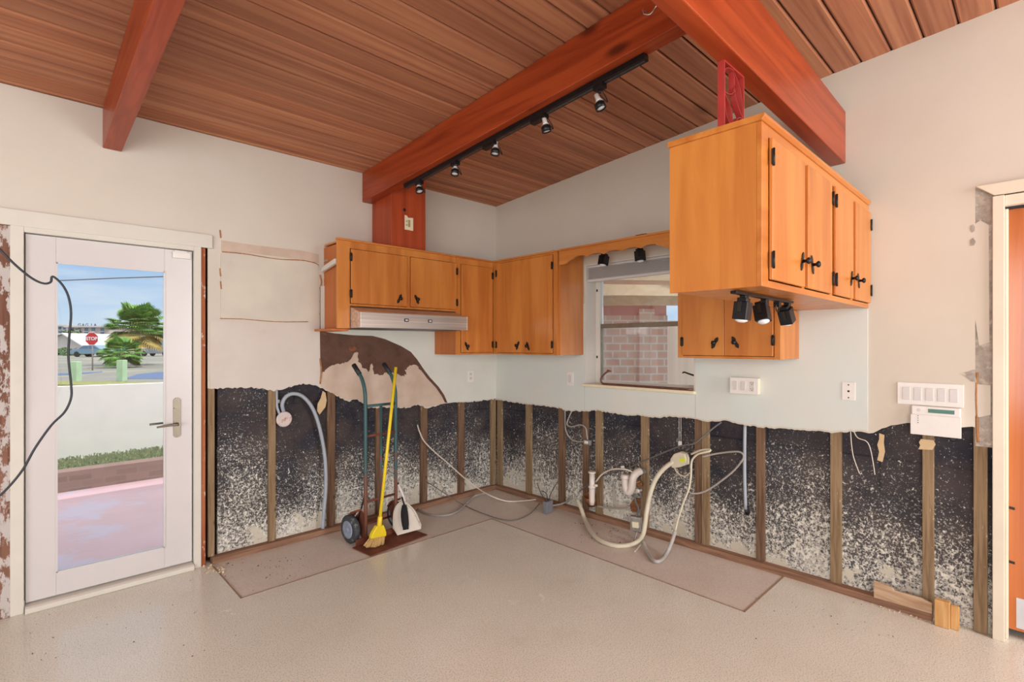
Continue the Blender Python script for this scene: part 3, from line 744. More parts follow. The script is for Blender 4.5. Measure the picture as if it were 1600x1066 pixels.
def cdoor(parent, a_, b_, z0, z1, nrm, mat, th=.012):
    """a door slab between a_ and b_ along the face, just proud of the face frame"""
    n = Vector(nrm); mb = MB(); lo = V(a_.x, a_.y, z0); hi = V(b_.x, b_.y, z1) + n * th
    mb.box(lo + n * .0004, hi)
    return obj('door', mb, mat, parent, bevel=.003)
def dz(fn, px, py, **k): return fn(px, py, **k).z

# --- over-hood cabinet and tall corner cabinet on the left wall
nA = V(0, -1, 0); nB = V(-1, 0, 0)
XA0 = onA(527, y=-DA).x; XA1 = onA(713, y=-DA).x - .004; HZ = onA(548, 478, y=-DA).z
st = onA(530, 513, y=-DA).z
t = thing('wall_cabinet', ((XA0 + XA1) / 2, -DA / 2, HZ), 'orange wood two-door wall cabinet above the range hood', 'cabinet')
mb = MB()
mb.box((XA0 + .045, -DA + .018, HZ), (XA0 + .063, TH - .001, Z1 - .012))          # side panel set back behind the frame
mb.box((XA0 + .063, -DA + .018, HZ), (XA1 - .002, TH - .001, HZ + .016)); mb.box((XA0 + .063, TH - .01, HZ), (XA1 - .002, TH - .001, Z1 - .012))
mb.box((XA0 + .063, -DA + .018, Z1 - .024), (XA1 - .002, TH - .001, Z1 - .006))
mb.box((XA0 + .045, -DA + .018, st + .0), (XA0 + .063, TH - .012, HZ))
obj('body', mb, 'cab_side', t)
d1, d2, d3, d4 = (onA(p, y=-DA).x for p in (547.5, 635, 641, 712.5))
zt, zb = onA(547.5, 389, y=-DA).z, onA(547.5, 474, y=-DA).z
mb = MB(); F_ = -DA + .018
mb.box((XA0, -DA, st), (d1 - .004, F_, Z1)); mb.box((d1 - .004, -DA, zt + .004), (XA1, F_, Z1)); mb.box((d1 - .004, -DA, HZ), (XA1, F_, zb - .002)); mb.box((d2 + .002, -DA, zb - .002), (d3 - .002, F_, zt + .004)); mb.box((d4 + .001, -DA, zb - .002), (XA1, F_, zt + .004))
obj('face_frame', mb, 'cab_v', t, bevel=.0015)
mb = MB(); mb.box((XA0 - .006, -DA - .012, Z1), (XA1, -DA + .02, Z1 + .014)); mb.box((XA0 + .046, -DA + .02, Z1), (XA1, TH - .001, Z1 + .014)); obj('top_molding', mb, 'cab_x', t, bevel=.003)
dd = cdoor(t, V(d1, -DA, 0), V(d2, -DA, 0), zb, zt, nA, 'cab_v')
knob(dd, onA(624, 467, y=-DA - .0125), nA, .45); hinge(dd, V(d1 - .001, -DA - .012, zt - .06), nA); hinge(dd, V(d1 - .001, -DA - .012, zb + .07), nA)
dd = cdoor(t, V(d3, -DA, 0), V(d4, -DA, 0), zb, zt, nA, 'cab_v')
knob(dd, onA(651, 468, y=-DA - .0125), nA, -.45); hinge(dd, V(d4 + .001, -DA - .012, zt - .07), nA); hinge(dd, V(d4 + .001, -DA - .012, zb + .06), nA)
mb = MB(); mb.box((XA0 - .035, -DA + .03, st - .018), (XA0 + .10, TH - .012, st - .002)); obj('bottom_board', mb, 'cab_side', t, bevel=.002)

XC0 = XA1 + .002
t = thing('wall_cabinet', ((XC0) / 2, -DA / 2, Z0), 'tall single-door orange corner cabinet right of the range hood', 'cabinet')
mb = MB(); mb.box((XC0, F_, Z0), (XC0 + .016, -.022, Z1)); mb.box((XC0 + .016, F_, Z0), (-DA - .001, -.022, Z0 + .016)); mb.box((XC0 + .016, F_, Z1 - .02), (-DA, -.022, Z1 - .002)); mb.box((XC0 + .016, -.03, Z0), (-DA, -.022, Z1))
obj('body', mb, 'cab_side', t)
e1, e2 = onA(720, y=-DA).x, onA(768.3, y=-DA).x
zt2, zb2 = onA(720, 413, y=-DA).z, Z0 + .018
mb = MB(); mb.box((XC0, -DA, Z0), (e1 - .002, F_, Z1)); mb.box((e1 - .002, -DA, zt2 + .003), (-DA - .001, F_, Z1)); mb.box((e1 - .002, -DA, Z0), (-DA - .001, F_, zb2 - .003)); mb.box((e2 + .001, -DA, zb2 - .003), (-DA - .001, F_, zt2 + .003))
obj('face_frame', mb, 'cab_v', t, bevel=.0015)
mb = MB(); mb.box((XC0, -DA - .012, Z1), (-DA - .013, -.012, Z1 + .014)); obj('top_molding', mb, 'cab_x', t, bevel=.003)
dd = cdoor(t, V(e1, -DA, 0), V(e2, -DA, 0), zb2, zt2, nA, 'cab_v')
knob(dd, onA(729, 541, y=-DA - .0125), nA, -.45); hinge(dd, V(e2 - .001, -DA - .012, zt2 - .07), nA); hinge(dd, V(e2 - .001, -DA - .012, zb2 + .07), nA)

# --- two-door cabinet left of the window
YB0, YB1 = -DA, WY0 + .012
t = thing('wall_cabinet', (-DA / 2, (YB0 + YB1) / 2, Z0), 'two-door orange wall cabinet between the corner and the window', 'cabinet')
G_ = -DA + .018
mb = MB(); mb.box((G_, YB1, Z0), (-.018, YB1 + .016, Z1)); mb.box((G_, YB1 + .016, Z0), (-.018, -.02, Z0 + .016)); mb.box((G_, YB1 + .016, Z1 - .02), (-.018, -.02, Z1 - .002)); mb.box((-.026, YB1 + .016, Z0), (-.018, -.02, Z1))
obj('body', mb, 'cab_v', t)
f1, f2, f3 = onB(777, x=-DA).y, onB(816, x=-DA).y, onB(864, x=-DA).y
zt3, zb3 = onB(864, 398, x=-DA).z, Z0 + .016
mb = MB(); mb.box((-DA, YB0 + .0, Z0), (G_, f1 + .002, Z1)); mb.box((-DA, f1 + .002, zt3 + .003), (G_, YB1 + .016, Z1)); mb.box((-DA, f1 + .002, Z0), (G_, YB1 + .016, zb3 - .003)); mb.box((-DA, f3 - .002, zb3 - .003), (G_, YB1 + .016, zt3 + .003))
obj('face_frame', mb, 'cab_v', t, bevel=.0015)
mb = MB(); mb.box((-DA - .012, YB0, Z1), (-.012, YB1 + .012, Z1 + .014)); obj('top_molding', mb, 'cab_y', t, bevel=.003)
dd = cdoor(t, V(-DA, f1, 0), V(-DA, f2 + .001, 0), zb3, zt3, nB, 'cab_v'); knob(dd, onB(809, 540, x=-DA - .0125), nB, .4); hinge(dd, V(-DA - .012, f1, zt3 - .09), nB); hinge(dd, V(-DA - .012, f1, zb3 + .07), nB)
dd = cdoor(t, V(-DA, f2 - .001, 0), V(-DA, f3, 0), zb3, zt3, nB, 'cab_v'); knob(dd, onB(825, 541, x=-DA - .0125), nB, -.4); hinge(dd, V(-DA - .012, f3, zt3 - .09), nB); hinge(dd, V(-DA - .012, f3, zb3 + .07), nB)

# --- cabinet right of the window
YR0, YR1 = onB(1059, x=-DA).y, -2.797
t = thing('wall_cabinet', (-DA / 2, (YR0 + YR1) / 2, Z0), 'two-door orange wall cabinet right of the window, partly behind the hanging cabinet', 'cabinet')
mb = MB(); mb.box((G_, YR0 - .016, Z0), (-.018, YR0, Z1)); mb.box((G_, YR1, Z0), (-.018, YR1 + .016, 1.655)); mb.box((G_, YR1 + .016, 1.655), (-.018, YR1 + .032, Z1)); mb.box((G_, YR0 - .016, Z0), (-.018, YR1 + .016, Z0 + .016)); mb.box((G_, YR0 - .016, Z1 - .02), (-.018, YR1 + .03, Z1 - .002)); mb.box((-.026, YR0 - .016, Z0), (-.018, YR1 + .02, Z1))
obj('body', mb, 'cab_v', t)
g1, g2, g3 = onB(1067, x=-DA).y, onB(1132.5, x=-DA).y, onB(1209, x=-DA).y
zb4 = Z0 + .018; zt4 = Z1 - .05
mb = MB(); mb.box((-DA, YR0, Z0), (G_, g1 + .002, Z1)); mb.box((-DA, g3 - .002, Z0), (G_, YR1, 1.655)); mb.box((-DA, g3 - .002, 1.655), (G_, YR1 + .012, Z1)); mb.box((-DA, g1 + .002, zt4 + .003), (G_, g3 - .002, Z1)); mb.box((-DA, g1 + .002, Z0), (G_, g3 - .002, zb4 - .003))
obj('face_frame', mb, 'cab_v', t, bevel=.0015)
dd = cdoor(t, V(-DA, g1, 0), V(-DA, g2 + .001, 0), zb4, zt4, nB, 'cab_v'); knob(dd, onB(1117, 536, x=-DA - .0125), nB, .5); hinge(dd, V(-DA - .012, g1, onB(1064, 534, x=-DA).z), nB)
dd = cdoor(t, V(-DA, g2 - .001, 0), V(-DA, g3, 0), zb4, zt4, nB, 'cab_v'); knob(dd, onB(1149, 535, x=-DA - .0125), nB, -.5); hinge(dd, V(-DA - .012, g3, onB(1211, 532, x=-DA).z), nB)

# --- scalloped valance over the window
YV0, YV1 = YB1 - .002, YR0 + .002
t = thing('window_valance', (-DA / 2, (YV0 + YV1) / 2, 2.06), 'orange wood valance with scalloped lower edge across the window top', 'valance')
mb = MB(); n = 60; ptsb = []
def scal(u):
    e_ = min(u, 1 - u)
    if e_ < .06: return 0
    if e_ < .13: return .030 * math.sin((e_ - .06) / .07 * PI / 2)
    return .030 + .022 * abs(math.sin((e_ - .13) / .145 * PI)) ** .7
for i in range(n + 1):
    u = i / n; ptsb.append(V(-DA, YV0 + (YV1 - YV0) * u, onB(875, 414, x=-DA).z + scal(u)))
mb.prism(ptsb + [V(-DA, YV1, Z1), V(-DA, YV0, Z1)], (.018, 0, 0)); obj('board', mb, 'cab_y', t, bevel=.0015)
mb = MB(); mb.box((-DA - .01, YV0, Z1), (-.012, YV1, Z1 + .014)); obj('top_board', mb, 'cab_y', t, bevel=.002)
# little clutter on top of the valance
q = onB(1003, 366, x=-.30)
mb = MB(); mb.box((-.33, q.y - .03, Z1 + .0145), (-.24, q.y + .03, Z1 + .022)); mb.tube([V(-.32, q.y - .05, Z1 + .02), V(-.3, q.y, Z1 + .026), V(-.32, q.y + .04, Z1 + .02)], .004, 6, 4)
obj('metal_bracket', mb, 'iron', label='small dark metal bracket lying on top of the window valance', cat='bracket')

# --- hanging cabinet (peninsula)
PX = -1.598; PY0, PY1 = -2.802, -3.155; PZ0, PZ1 = 1.657, 2.238
t = thing('hanging_cabinet', (PX / 2, (PY0 + PY1) / 2, PZ0), 'long orange four-door hanging cabinet reaching out from the right wall', 'cabinet')
mb = MB(); mb.box((PX, PY1 + .018, PZ0), (PX + .018, PY0, PZ1)); mb.box((PX + .018, PY1 + .018, PZ0 + .004), (-.012, PY0, PZ0 + .02)); mb.box((PX + .018, PY0 - .012, PZ0 + .02), (-.012, PY0, PZ1)); mb.box((PX + .018, PY1 + .018, PZ1 - .02), (-.012, PY0 - .012, PZ1 - .002))
obj('body', mb, 'cab_v', t)
pd = [onA(p, y=PY1).x for p in (1201, 1252.7, 1257.4, 1295.5, 1301, 1328.8, 1332.7, 1356)]
pt, pb = PZ1 - .045, PZ0 + .028
mb = MB(); E0, E1 = PY1, PY1 + .018
mb.box((PX, E0, PZ0), (pd[0] - .002, E1, PZ1)); mb.box((pd[0] - .002, E0, pt + .003), (-.012, E1, PZ1)); mb.box((pd[0] - .002, E0, PZ0), (-.012, E1, pb - .003)); mb.box((pd[3] + .002, E0, pb - .003), (pd[4] - .002, E1, pt + .003)); mb.box((pd[1] + .002, E0, pb - .003), (pd[2] - .002, E1, pt + .003)); mb.box((pd[5] + .002, E0, pb - .003), (pd[6] - .002, E1, pt + .003)); mb.box((pd[7] + .001, E0, pb - .003), (-.012, E1, pt + .003))
obj('face_frame', mb, 'cab_x', t, bevel=.0015)
mb = MB(); mb.prism([(PX - .012, PY0 + .004, PZ1), (PX - .012, PY0 + .004, PZ1 + .022), (PX - .012, PY1 - .014, PZ1 + .022), (PX - .012, PY1 - .014, PZ1 + .010), (PX - .012, PY1 - .004, PZ1)], (-.012 - PX, 0, 0)); obj('top_molding', mb, 'cab_x', t, bevel=.002)
kp = [(1247, 418), (1267, 427), (1326, 448), (1337, 452)]
for i in range(4):
    dd = cdoor(t, V(pd[2 * i], PY1, 0), V(pd[2 * i + 1], PY1, 0), pb, pt, nA, 'cab_v', th=.014)
    kx = pd[2 * i + 1] - .045 if i % 2 == 0 else pd[2 * i] + .045
    knob(dd, V(kx, PY1 - .0145, pb + .10), nA, .35 if i % 2 == 0 else -.35)
    hx = pd[2 * i] if i % 2 == 0 else pd[2 * i + 1]
    hinge(dd, V(hx, PY1 - .013, pt - .07), nA); hinge(dd, V(hx, PY1 - .013, pb + .07), nA)

# --- ornamental iron panel between hanging cabinet and header beam
ix0 = -1.600; iy0 = -3.024; iy1 = -2.998; ix1 = onA(1163, y=iy0).x; iz0, iz1 = PZ1 + .0225, 2.5055
t = thing('iron_bracket', ((ix0 + ix1) / 2, -3.01, iz0), 'red painted ornamental iron bracket with leaf scrolls standing on the hanging cabinet', 'bracket')
mb = MB(); w_ = .006
mb.box((ix0, iy0, iz0), (ix0 + w_, iy1, iz1)); mb.box((ix1 - w_, iy0, iz0), (ix1, iy1, iz1)); mb.box((ix0 + w_, iy0, iz1 - w_), (ix1 - w_, iy1, iz1)); mb.box((ix0 + w_, iy0, iz0), (ix1 - w_, iy1, iz0 + w_))
obj('frame', mb, 'rediron', t)
def ribbon(mb, pts, th=.0035):
    n = len(pts)
    for (x0, z0), (x1_, z1_) in zip(pts, pts[1:]):
        d = V(x1_ - x0, 0, z1_ - z0); L = d.length
        mb.obox(V((x0 + x1_) / 2, (iy0 + iy1) / 2, (z0 + z1_) / 2), d, V(0, 1, 0), d.cross(V(0, 1, 0)), L / 2 + .001, (iy1 - iy0) / 2 - .002, th / 2)
W, H = ix1 - ix0, iz1 - iz0
def leaf(x0, z0, x1_, z1_, fat, side=None):
    out = []
    for k in range(15):
        u = k / 14; px_ = x0 + (x1_ - x0) * u; pz_ = z0 + (z1_ - z0) * u
        d = V(x1_ - x0, 0, z1_ - z0).normalized(); nn = V(-d.z, 0, d.x); o2 = math.sin(PI * u) * fat
        out.append((px_ + nn.x * o2, pz_ + nn.z * o2))
    return out
for (x0, z0, x1_, z1_, f) in ((.04, .52, .5, .97, .26), (.5, .95, .95, .33, .16), (.04, .5, .45, .04, .14), (.55, .04, .97, .32, .13)):
    mb = MB(); A_ = (ix0 + W * x0, iz0 + H * z0, ix0 + W * x1_, iz0 + H * z1_)
    ribbon(mb, leaf(*A_, W * f)); ribbon(mb, leaf(*A_, -W * f)); obj('scroll', mb, 'rediron', t)

# --- range hood
hx0 = onA(548, y=-DA - .004).x; hfy = onB(563.5, x=hx0).y; hx1 = onA(731, y=hfy).x
hz1 = onA(563.5, 487, y=hfy).z; hz0 = onA(563.5, 512, y=hfy).z
t = thing('range_hood', ((hx0 + hx1) / 2, hfy / 2, hz0), 'stainless steel range hood under the two-door cabinet', 'range hood')
hzt = HZ - .003
mb = MB(); mb.prism([(hx0, TH - .012, hz0), (hx0, TH - .012, hzt), (hx0, -DA + .02, hzt), (hx0, hfy + .02, hz1), (hx0, hfy, hz1), (hx0, hfy, hz0)], (XC0 - .004 - hx0, 0, 0)); 
mb.box((XC0 - .004, -DA - .016, hz0), (hx1, hfy, hz1))
obj('housing', mb, 'stainless', t, bevel=.003)
mb = MB()
mb.box((hx0 + .03, hfy + .04, hz0 - .004), (XC0 - .05, -.06, hz0 - .0005))
obj('filter', mb, 'hooddark', t, bevel=.001)
for px_, py_ in ((635, 500.5), (672, 502)):
    q = onA(px_, py_, y=hfy)
    mb = MB(); mb.box((q.x - .019, hfy - .003, q.z - .012), (q.x + .019, hfy - .0005, q.z + .012)); s_ = obj('switch', mb, 'black', t)
    mb = MB(); mb.box((q.x - .011, hfy - .0055, q.z - .006), (q.x + .011, hfy - .003, q.z + .006)); obj('rocker', mb, 'plastic', s_)
# white broken soffit stub and old pipe left of the cabinet
mb = MB(); a_ = onA(504, 422, y=-.03); b_ = onA(525, 408, y=-DA + .03)
mb.obox((a_ + b_) / 2, b_ - a_, V(0, 0, 1), (b_ - a_).cross(V(0, 0, 1)), (b_ - a_).length / 2, .018, .012); obj('soffit_stub', mb, 'white', bevel=.003, label='broken white soffit strip sticking out left of the over-hood cabinet', cat='broken trim')
mb = MB(); a_ = onA(505, 410, y=TH - .012)
mb.prism([a_, onA(512, 398, y=TH - .012), onA(519, 390, y=TH - .012), onA(526, 386, y=TH - .012), onA(526, 408, y=TH - .012), onA(515, 409, y=TH - .012)], (0, -.05, 0)); obj('mortar_lump', mb, 'mortar', bevel=.004, label='lump of grey mortar above the broken white soffit strip', cat='mortar lump')

# ================================================================== WINDOW
t = thing('window_1', (.13, (WY0 + WY1) / 2, WZ0), 'white framed single-hung window in the right wall', 'window'); t['kind'] = 'structure'; del t['category']
WX = .125
mb = MB(); mb.box((-.012, WY0 - .0005, WZ0), (.235, WY0 - .012, WZ1)); mb.box((-.012, WY1 + .012, WZ0), (.235, WY1 + .0005, WZ1)); mb.box((-.012, WY0 - .012, WZ1 - .012), (.235, WY1 + .012, WZ1 - .0005))
obj('reveal', mb, 'white', t)
mb = MB(); mb.box((-.045, WY0 + .006, WZ0 - .019), (.235, WY1 - .006, WZ0 + .004)); obj('window_sill', mb, 'ivory', t, bevel=.004)
mb = MB()
ya, yb_ = WY0 - .012, WY1 + .012; fz0, fz1 = WZ0 + .004, WZ1 - .012
mb.box((WX, ya, fz0), (WX + .05, ya - .045, fz1)); mb.box((WX, yb_, fz0), (WX + .05, yb_ + .045, fz1)); mb.box((WX, ya - .045, fz1 - .04), (WX + .05, yb_ + .045, fz1)); mb.box((WX, ya - .045, fz0), (WX + .05, yb_ + .045, fz0 + .025))
obj('window_frame', mb, 'white', t, bevel=.002)
mz = onB(960, 509, x=WX).z
mb = MB(); mb.box((WX + .008, ya - .045, mz - .018), (WX + .045, yb_ + .045, mz + .018)); 
mb.box((WX + .01, ya - .045, fz0 + .025), (WX + .04, ya - .055, mz - .018)); mb.box((WX + .01, yb_ + .045, fz0 + .025), (WX + .04, yb_ + .055, mz - .018))
obj('meeting_rail', mb, 'nickel', t, bevel=.002)
mb = MB(); mb.box((WX + .025, ya - .046, fz0 + .026), (WX + .029, yb_ + .046, mz - .019)); mb.box((WX + .034, ya - .046, mz + .019), (WX + .038, yb_ + .046, fz1 - .041)); obj('glass_pane', mb, 'glass', t)
mb = MB()
for z_ in (onB(930, 454, x=.1).z, onB(930, 558, x=.1).z): mb.box((.118, ya - .012, z_ - .01), (WX - .0005, ya - .022, z_ + .01))
obj('frame_clip', mb, 'iron', t)
# blind pulled up
bz1 = onB(917, 411, x=0).z; bz0 = onB(917, 441, x=0).z
t = thing('window_blind', (.03, (WY0 + WY1) / 2, bz0), 'white slatted blind raised to the top of the kitchen window', 'blind')
y0_, y1_ = WY0 - .016, WY1 + .016
mb = MB(); mb.box((.0, y0_, bz1 - .045), (.045, y1_, WZ1 - .014)); obj('headrail', mb, 'blindwhite', t, bevel=.002)
mb = MB(); zz = bz1 - .047
while zz > bz0 + .022: mb.box((.004, y0_ + .004, zz - .0022), (.042, y1_ - .004, zz)); zz -= .0085
obj('slats', mb, 'blindwhite', t)
mb = MB(); mb.box((.002, y0_ + .002, bz0), (.044, y1_ - .002, bz0 + .018)); obj('bottom_rail', mb, 'blindwhite', t, bevel=.002)
# pry bar on the sill
p_ = [onB(x_, y_, x=-.022) for x_, y_ in ((951, 580), (945, 584), (939, 592), (941, 598), (948, 600), (965, 600.5), (1000, 602.5), (1040, 604.5), (1086, 606.5))]
zs = WZ0 + .004 + .0085
P_ = [V(-.022, q.y, max(q.z - .0, zs)) for q in p_]; P_ = P_[:3] + [V(-.022, q.y, zs + (.004 if i == 0 else 0)) for i, q in enumerate(P_[3:])]
P_[-1].y = min(P_[-1].y, WY1 + .01) if P_[-1].y < WY1 + .01 else P_[-1].y; P_[-1].y = WY1 + .02
mb = MB(); mb.tube(P_, .008, 8, 5); mb.obox(P_[0] + V(0, -.004, .003), V(0, 1, .3), V(1, 0, 0), V(0, -.3, 1), .016, .011, .004)
obj('pry_bar', mb, plain('rusty_brown_bar', hexc(124, 86, 70), .5, .5, var=.3, scale=40), label='brown steel pry bar lying along the window sill', cat='pry bar')
# latch handle at the right of the window
q = onB(1085, 585, x=.02)
t = thing('window_latch', (.0, WY1 + .012, q.z), 'dark metal casement latch handle at the right side of the window', 'latch')
mb = MB(); mb.box((.005, WY1 + .012, q.z - .045), (.03, WY1 + .016, q.z + .03)); obj('plate', mb, 'iron', t, bevel=.001)
mb = MB(); mb.tube([V(.018, WY1 + .016, q.z - .01), V(.018, WY1 + .04, q.z - .005), V(.018, WY1 + .075, q.z + .005), V(.018, WY1 + .1, q.z + .012), V(.018, WY1 + .115, q.z + .006)], lambda u: .007 - .002 * u, 8, 5); obj('handle', mb, 'iron', t)

# --- small black track lights
def boxspot(t, top, c, ax, roll=0, w_=.028, L=.085):
    ax = Vector(ax).normalized(); u = ax.cross(V(0, 1, 0)).normalized(); v = ax.cross(u)
    u, v = u * math.cos(roll) + v * math.sin(roll), v * math.cos(roll) - u * math.sin(roll)
    mb = MB(); mb.obox(top, V(1, 0, 0), V(0, 1, 0), V(0, 0, 1), .016, .012, .014); mb.cyl(top, c - ax * (L * .25), .006, 8)
    h = obj('spot_head', mb, 'black', t, bevel=.002)
    mb = MB(); c0 = c - ax * L / 2; n = 4
    mb.obox(c, u, v, ax, w_, w_, L / 2)
    pr = [c0 + u * w_ * i + v * w_ * j for i, j in ((-1, -1), (1, -1), (1, 1), (-1, 1))]
    mb.obox(c0 - ax * .008, u, v, ax, w_ * .7, w_ * .7, .008)
    obj('shade', mb, 'black', h, bevel=.002)
    mb = MB(); mb.lathe(c + ax * (L / 2 + .0003), ax, [(0, w_ * .88), (.004, w_ * .85), (.010, w_ * .45), (.011, w_ * .1)], 20); obj('bulb', mb, 'lens', h)
    
    for s_ in (-1, 1): mb = MB(); mb.obox(c - ax * L * .2 + u * (w_ + .004) * s_, u, v, ax, .0022, .007, L * .3); obj('yoke_arm', mb, 'iron', h)
zt_ = PZ0 - .001
ta, tb_ = onF(1146, 458, PZ0 - .01), onF(1236, 474, PZ0 - .01)
t = thing('track_light', ((ta.x + tb_.x) / 2, (ta.y + tb_.y) / 2, PZ0 - .02), 'short black track light with three box heads under the hanging cabinet', 'track light')
d_ = (tb_ - ta).normalized()
mb = MB(); mb.obox((ta + tb_) / 2 + V(0, 0, .0035), d_, V(0, 0, 1).cross(d_), V(0, 0, 1), (tb_ - ta).length / 2, .012, .006); obj('track', mb, 'black', t, bevel=.002)
for px_, cpx, cpy, ax in ((1160, 1160, 486, (-.05, .1, -1)), (1190, 1191, 490, (-.25, -.25, -1)), (1229, 1229, 494, (.45, -.1, -1))):
    u = (px_ - 1146) / 90; top = ta.lerp(tb_, u) + V(0, 0, -.016)
    k_ = (V(top.x - CX, top.y - CY, 0)).dot(V(DX, DY, 0)); c = atD(cpx, cpy, k_)
    boxspot(t, top, c, ax, w_=.027, L=.07)
top = ta.lerp(tb_, .72) + V(0, 0, -.016)
mb = MB(); mb.obox(top, V(1, 0, 0), V(0, 1, 0), V(0, 0, 1), .014, .012, .012); mb.tube([top + V(-.018, 0, 0), top + V(-.016, 0, -.02), top + V(0, 0, -.032), top + V(.016, 0, -.02), top + V(.018, 0, 0)], .003, 6, 4); obj('adapter', mb, 'black', t)
yy0, yy1 = onB(925, x=-.16).y, onB(1030, x=-.16).y
zt_ = Z1 - .001
t = thing('track_light', (-.16, (yy0 + yy1) / 2, zt_ - .02), 'black track light with two box heads half hidden behind the window valance', 'track light')
mb = MB(); mb.box((-.172, yy0, zt_ - .018), (-.148, yy1, zt_)); obj('track', mb, 'black', t, bevel=.002)
for px_, py_, ax in ((943, 408, (-.2, .05, -1)), (1000, 401, (0, -.1, -1))):
    c = onB(px_, py_ - 1, x=-.16); boxspot(t, V(-.16, c.y, zt_ - .03), c, ax, w_=.03, L=.075)

# ================================================================== OUTLETS, SWITCHES, KEYPAD
def rectB(px0, py0, px1, py1, x=TH - .006):
    a_ = onB(px0, py0, x=x); b_ = onB(px1, py1, x=x); return a_.y, a_.z, b_.y, b_.z
q = onA(735, 588, y=-.02)
t = thing('wall_outlet', (q.x, -.0205, q.z - .057), 'white double socket on left wall below the corner cabinet', 'outlet')
mb = MB(); mb.box((q.x - .036, -.0205, q.z - .057), (q.x + .036, -.0255, q.z + .057)); obj('plate', mb, 'plastic', t, bevel=.002)
for s_ in (-1, 1):
    mb = MB(); mb.box((q.x - .015, -.0257, q.z + s_ * .02 - .014), (q.x + .015, -.0275, q.z + s_ * .02 + .014)); o = obj('socket', mb, 'plastic_in', t, bevel=.001)
    mb = MB(); mb.box((q.x - .008, -.0276, q.z + s_ * .02 - .003), (q.x - .006, -.028, q.z + s_ * .02 + .006)); mb.box((q.x + .006, -.0276, q.z + s_ * .02 - .003), (q.x + .008, -.028, q.z + s_ * .02 + .006)); obj('slot', mb, 'hole', o)
q = onB(891, 592, x=-.017)
t = thing('wall_switch', (-.0165, q.y, q.z - .057), 'white rocker switch on right wall left of the window', 'switch')
mb = MB(); mb.box((-.0165, q.y - .036, q.z - .06), (-.0215, q.y + .036, q.z + .06)); obj('plate', mb, 'plastic', t, bevel=.002)
mb = MB(); mb.box((-.0216, q.y - .017, q.z - .033), (-.025, q.y + .017, q.z + .033)); obj('rocker', mb, 'plastic_in', t, bevel=.0015)
y0_, z1_, y1_, z0_ = rectB(1141, 590, 1184, 617, x=-.06)
t = thing('outlet_box', (-.0165, (y0_ + y1_) / 2, z0_), 'surface-mounted white box with two switches and a socket right of the window', 'outlet box')
mb = MB(); mb.box((-.0165, y0_, z0_), (-.056, y1_, z1_)); obj('box', mb, 'ivory', t, bevel=.002)
mb = MB(); mb.box((-.0562, y0_ + .002, z0_ - .002), (-.060, y1_ - .002, z1_ + .002)); obj('plate', mb, 'plastic', t, bevel=.0015)
W = y1_ - y0_
for u in (.18, .48):
    mb = MB(); mb.box((-.0601, y0_ + W * u - .014, z0_ + .022), (-.063, y0_ + W * u + .014, z1_ - .022)); obj('switch', mb, 'plastic_in', t, bevel=.001)
mb = MB(); u = .8
mb.box((-.0601, y0_ + W * u - .014, z0_ + .02), (-.062, y0_ + W * u + .014, z1_ - .02)); o = obj('socket', mb, 'plastic_in', t, bevel=.001)
mb = MB()
for s_ in (-1, 1):
    zc = (z0_ + z1_) / 2 + s_ * .019
    mb.box((-.0621, y0_ + W * u - .0075, zc), (-.0624, y0_ + W * u - .0055, zc + .008)); mb.box((-.0621, y0_ + W * u + .0055, zc), (-.0624, y0_ + W * u + .0075, zc + .008)); mb.lathe(V(-.0621, y0_ + W * u, zc - .007), (-1, 0, 0), [(0, .0028), (.0004, .0028)], 10)
obj('slot', mb, 'hole', o)
q = onB(1326, 611.5, x=-.017)
t = thing('cover_plate', (-.0165, q.y, q.z - .06), 'white cover plate with three dark screw holes on right wall', 'cover plate')
mb = MB(); mb.box((-.0165, q.y - .033, q.z - .052), (-.020, q.y + .033, q.z + .052)); obj('plate', mb, 'plastic', t, bevel=.0015)
mb = MB()
for z_, r_ in ((.037, .004), (0, .006), (-.037, .004)): mb.lathe(V(-.0201, q.y, q.z + z_), (-1, 0, 0), [(0, r_), (.0006, r_)], 12)
obj('screw_hole', mb, 'hole', t)
y0_, z1_, y1_, z0_ = rectB(1402, 597, 1506, 636, x=TH - .006)
z1_ = onB(1450, 599, x=TH - .006).z; z0_ = onB(1450, 634, x=TH - .006).z
t = thing('switch_panel', (TH, (y0_ + y1_) / 2, z0_), 'wide white plate with five rocker switches near the orange door', 'switch panel')
mb = MB(); mb.box((TH - .0005, y0_, z0_), (TH - .007, y1_, z1_)); obj('plate', mb, 'plastic', t, bevel=.002)
W = y1_ - y0_; zc = (z0_ + z1_) / 2
for i in range(5):
    yc = y0_ + W * (.145 + .178 * i)
    mb = MB(); mb.box((TH - .0072, yc - .0165, zc - .034), (TH - .0105, yc + .0165, zc + .034)); obj('rocker', mb, 'plastic_in', t, bevel=.002)
ka, kb = onB(1422, 637, x=-.045), onB(1502, 681, x=-.045)
k1, k2 = ka.z, onB(1422, 677, x=-.045).z
t = thing('alarm_keypad', (TH, (ka.y + kb.y) / 2, k2), 'white alarm keypad with green display under the five-switch plate', 'keypad')
KT = z0_ - .003
mb = MB(); mb.box((TH - .0005, ka.y - .004, k2), (-.034, kb.y + .004, KT)); obj('housing', mb, 'plastic', t, bevel=.004)
mb = MB(); mb.box((-.0342, ka.y, k2 - .004), (-.040, kb.y, KT - .045)); obj('flap', mb, 'plastic', t, bevel=.003)
W = kb.y - ka.y
mb = MB(); mb.box((-.0343, ka.y + W * .36, KT - .012), (-.036, ka.y + W * .87, KT - .032)); obj('display', mb, 'lcd', t)
mb = MB()
for i in range(4): mb.box((-.0402, ka.y + W * .15, KT - .054 - i * .012), (-.0408, ka.y + W * .17, KT - .050 - i * .012))
obj('indicator_light', mb, 'hole', t)
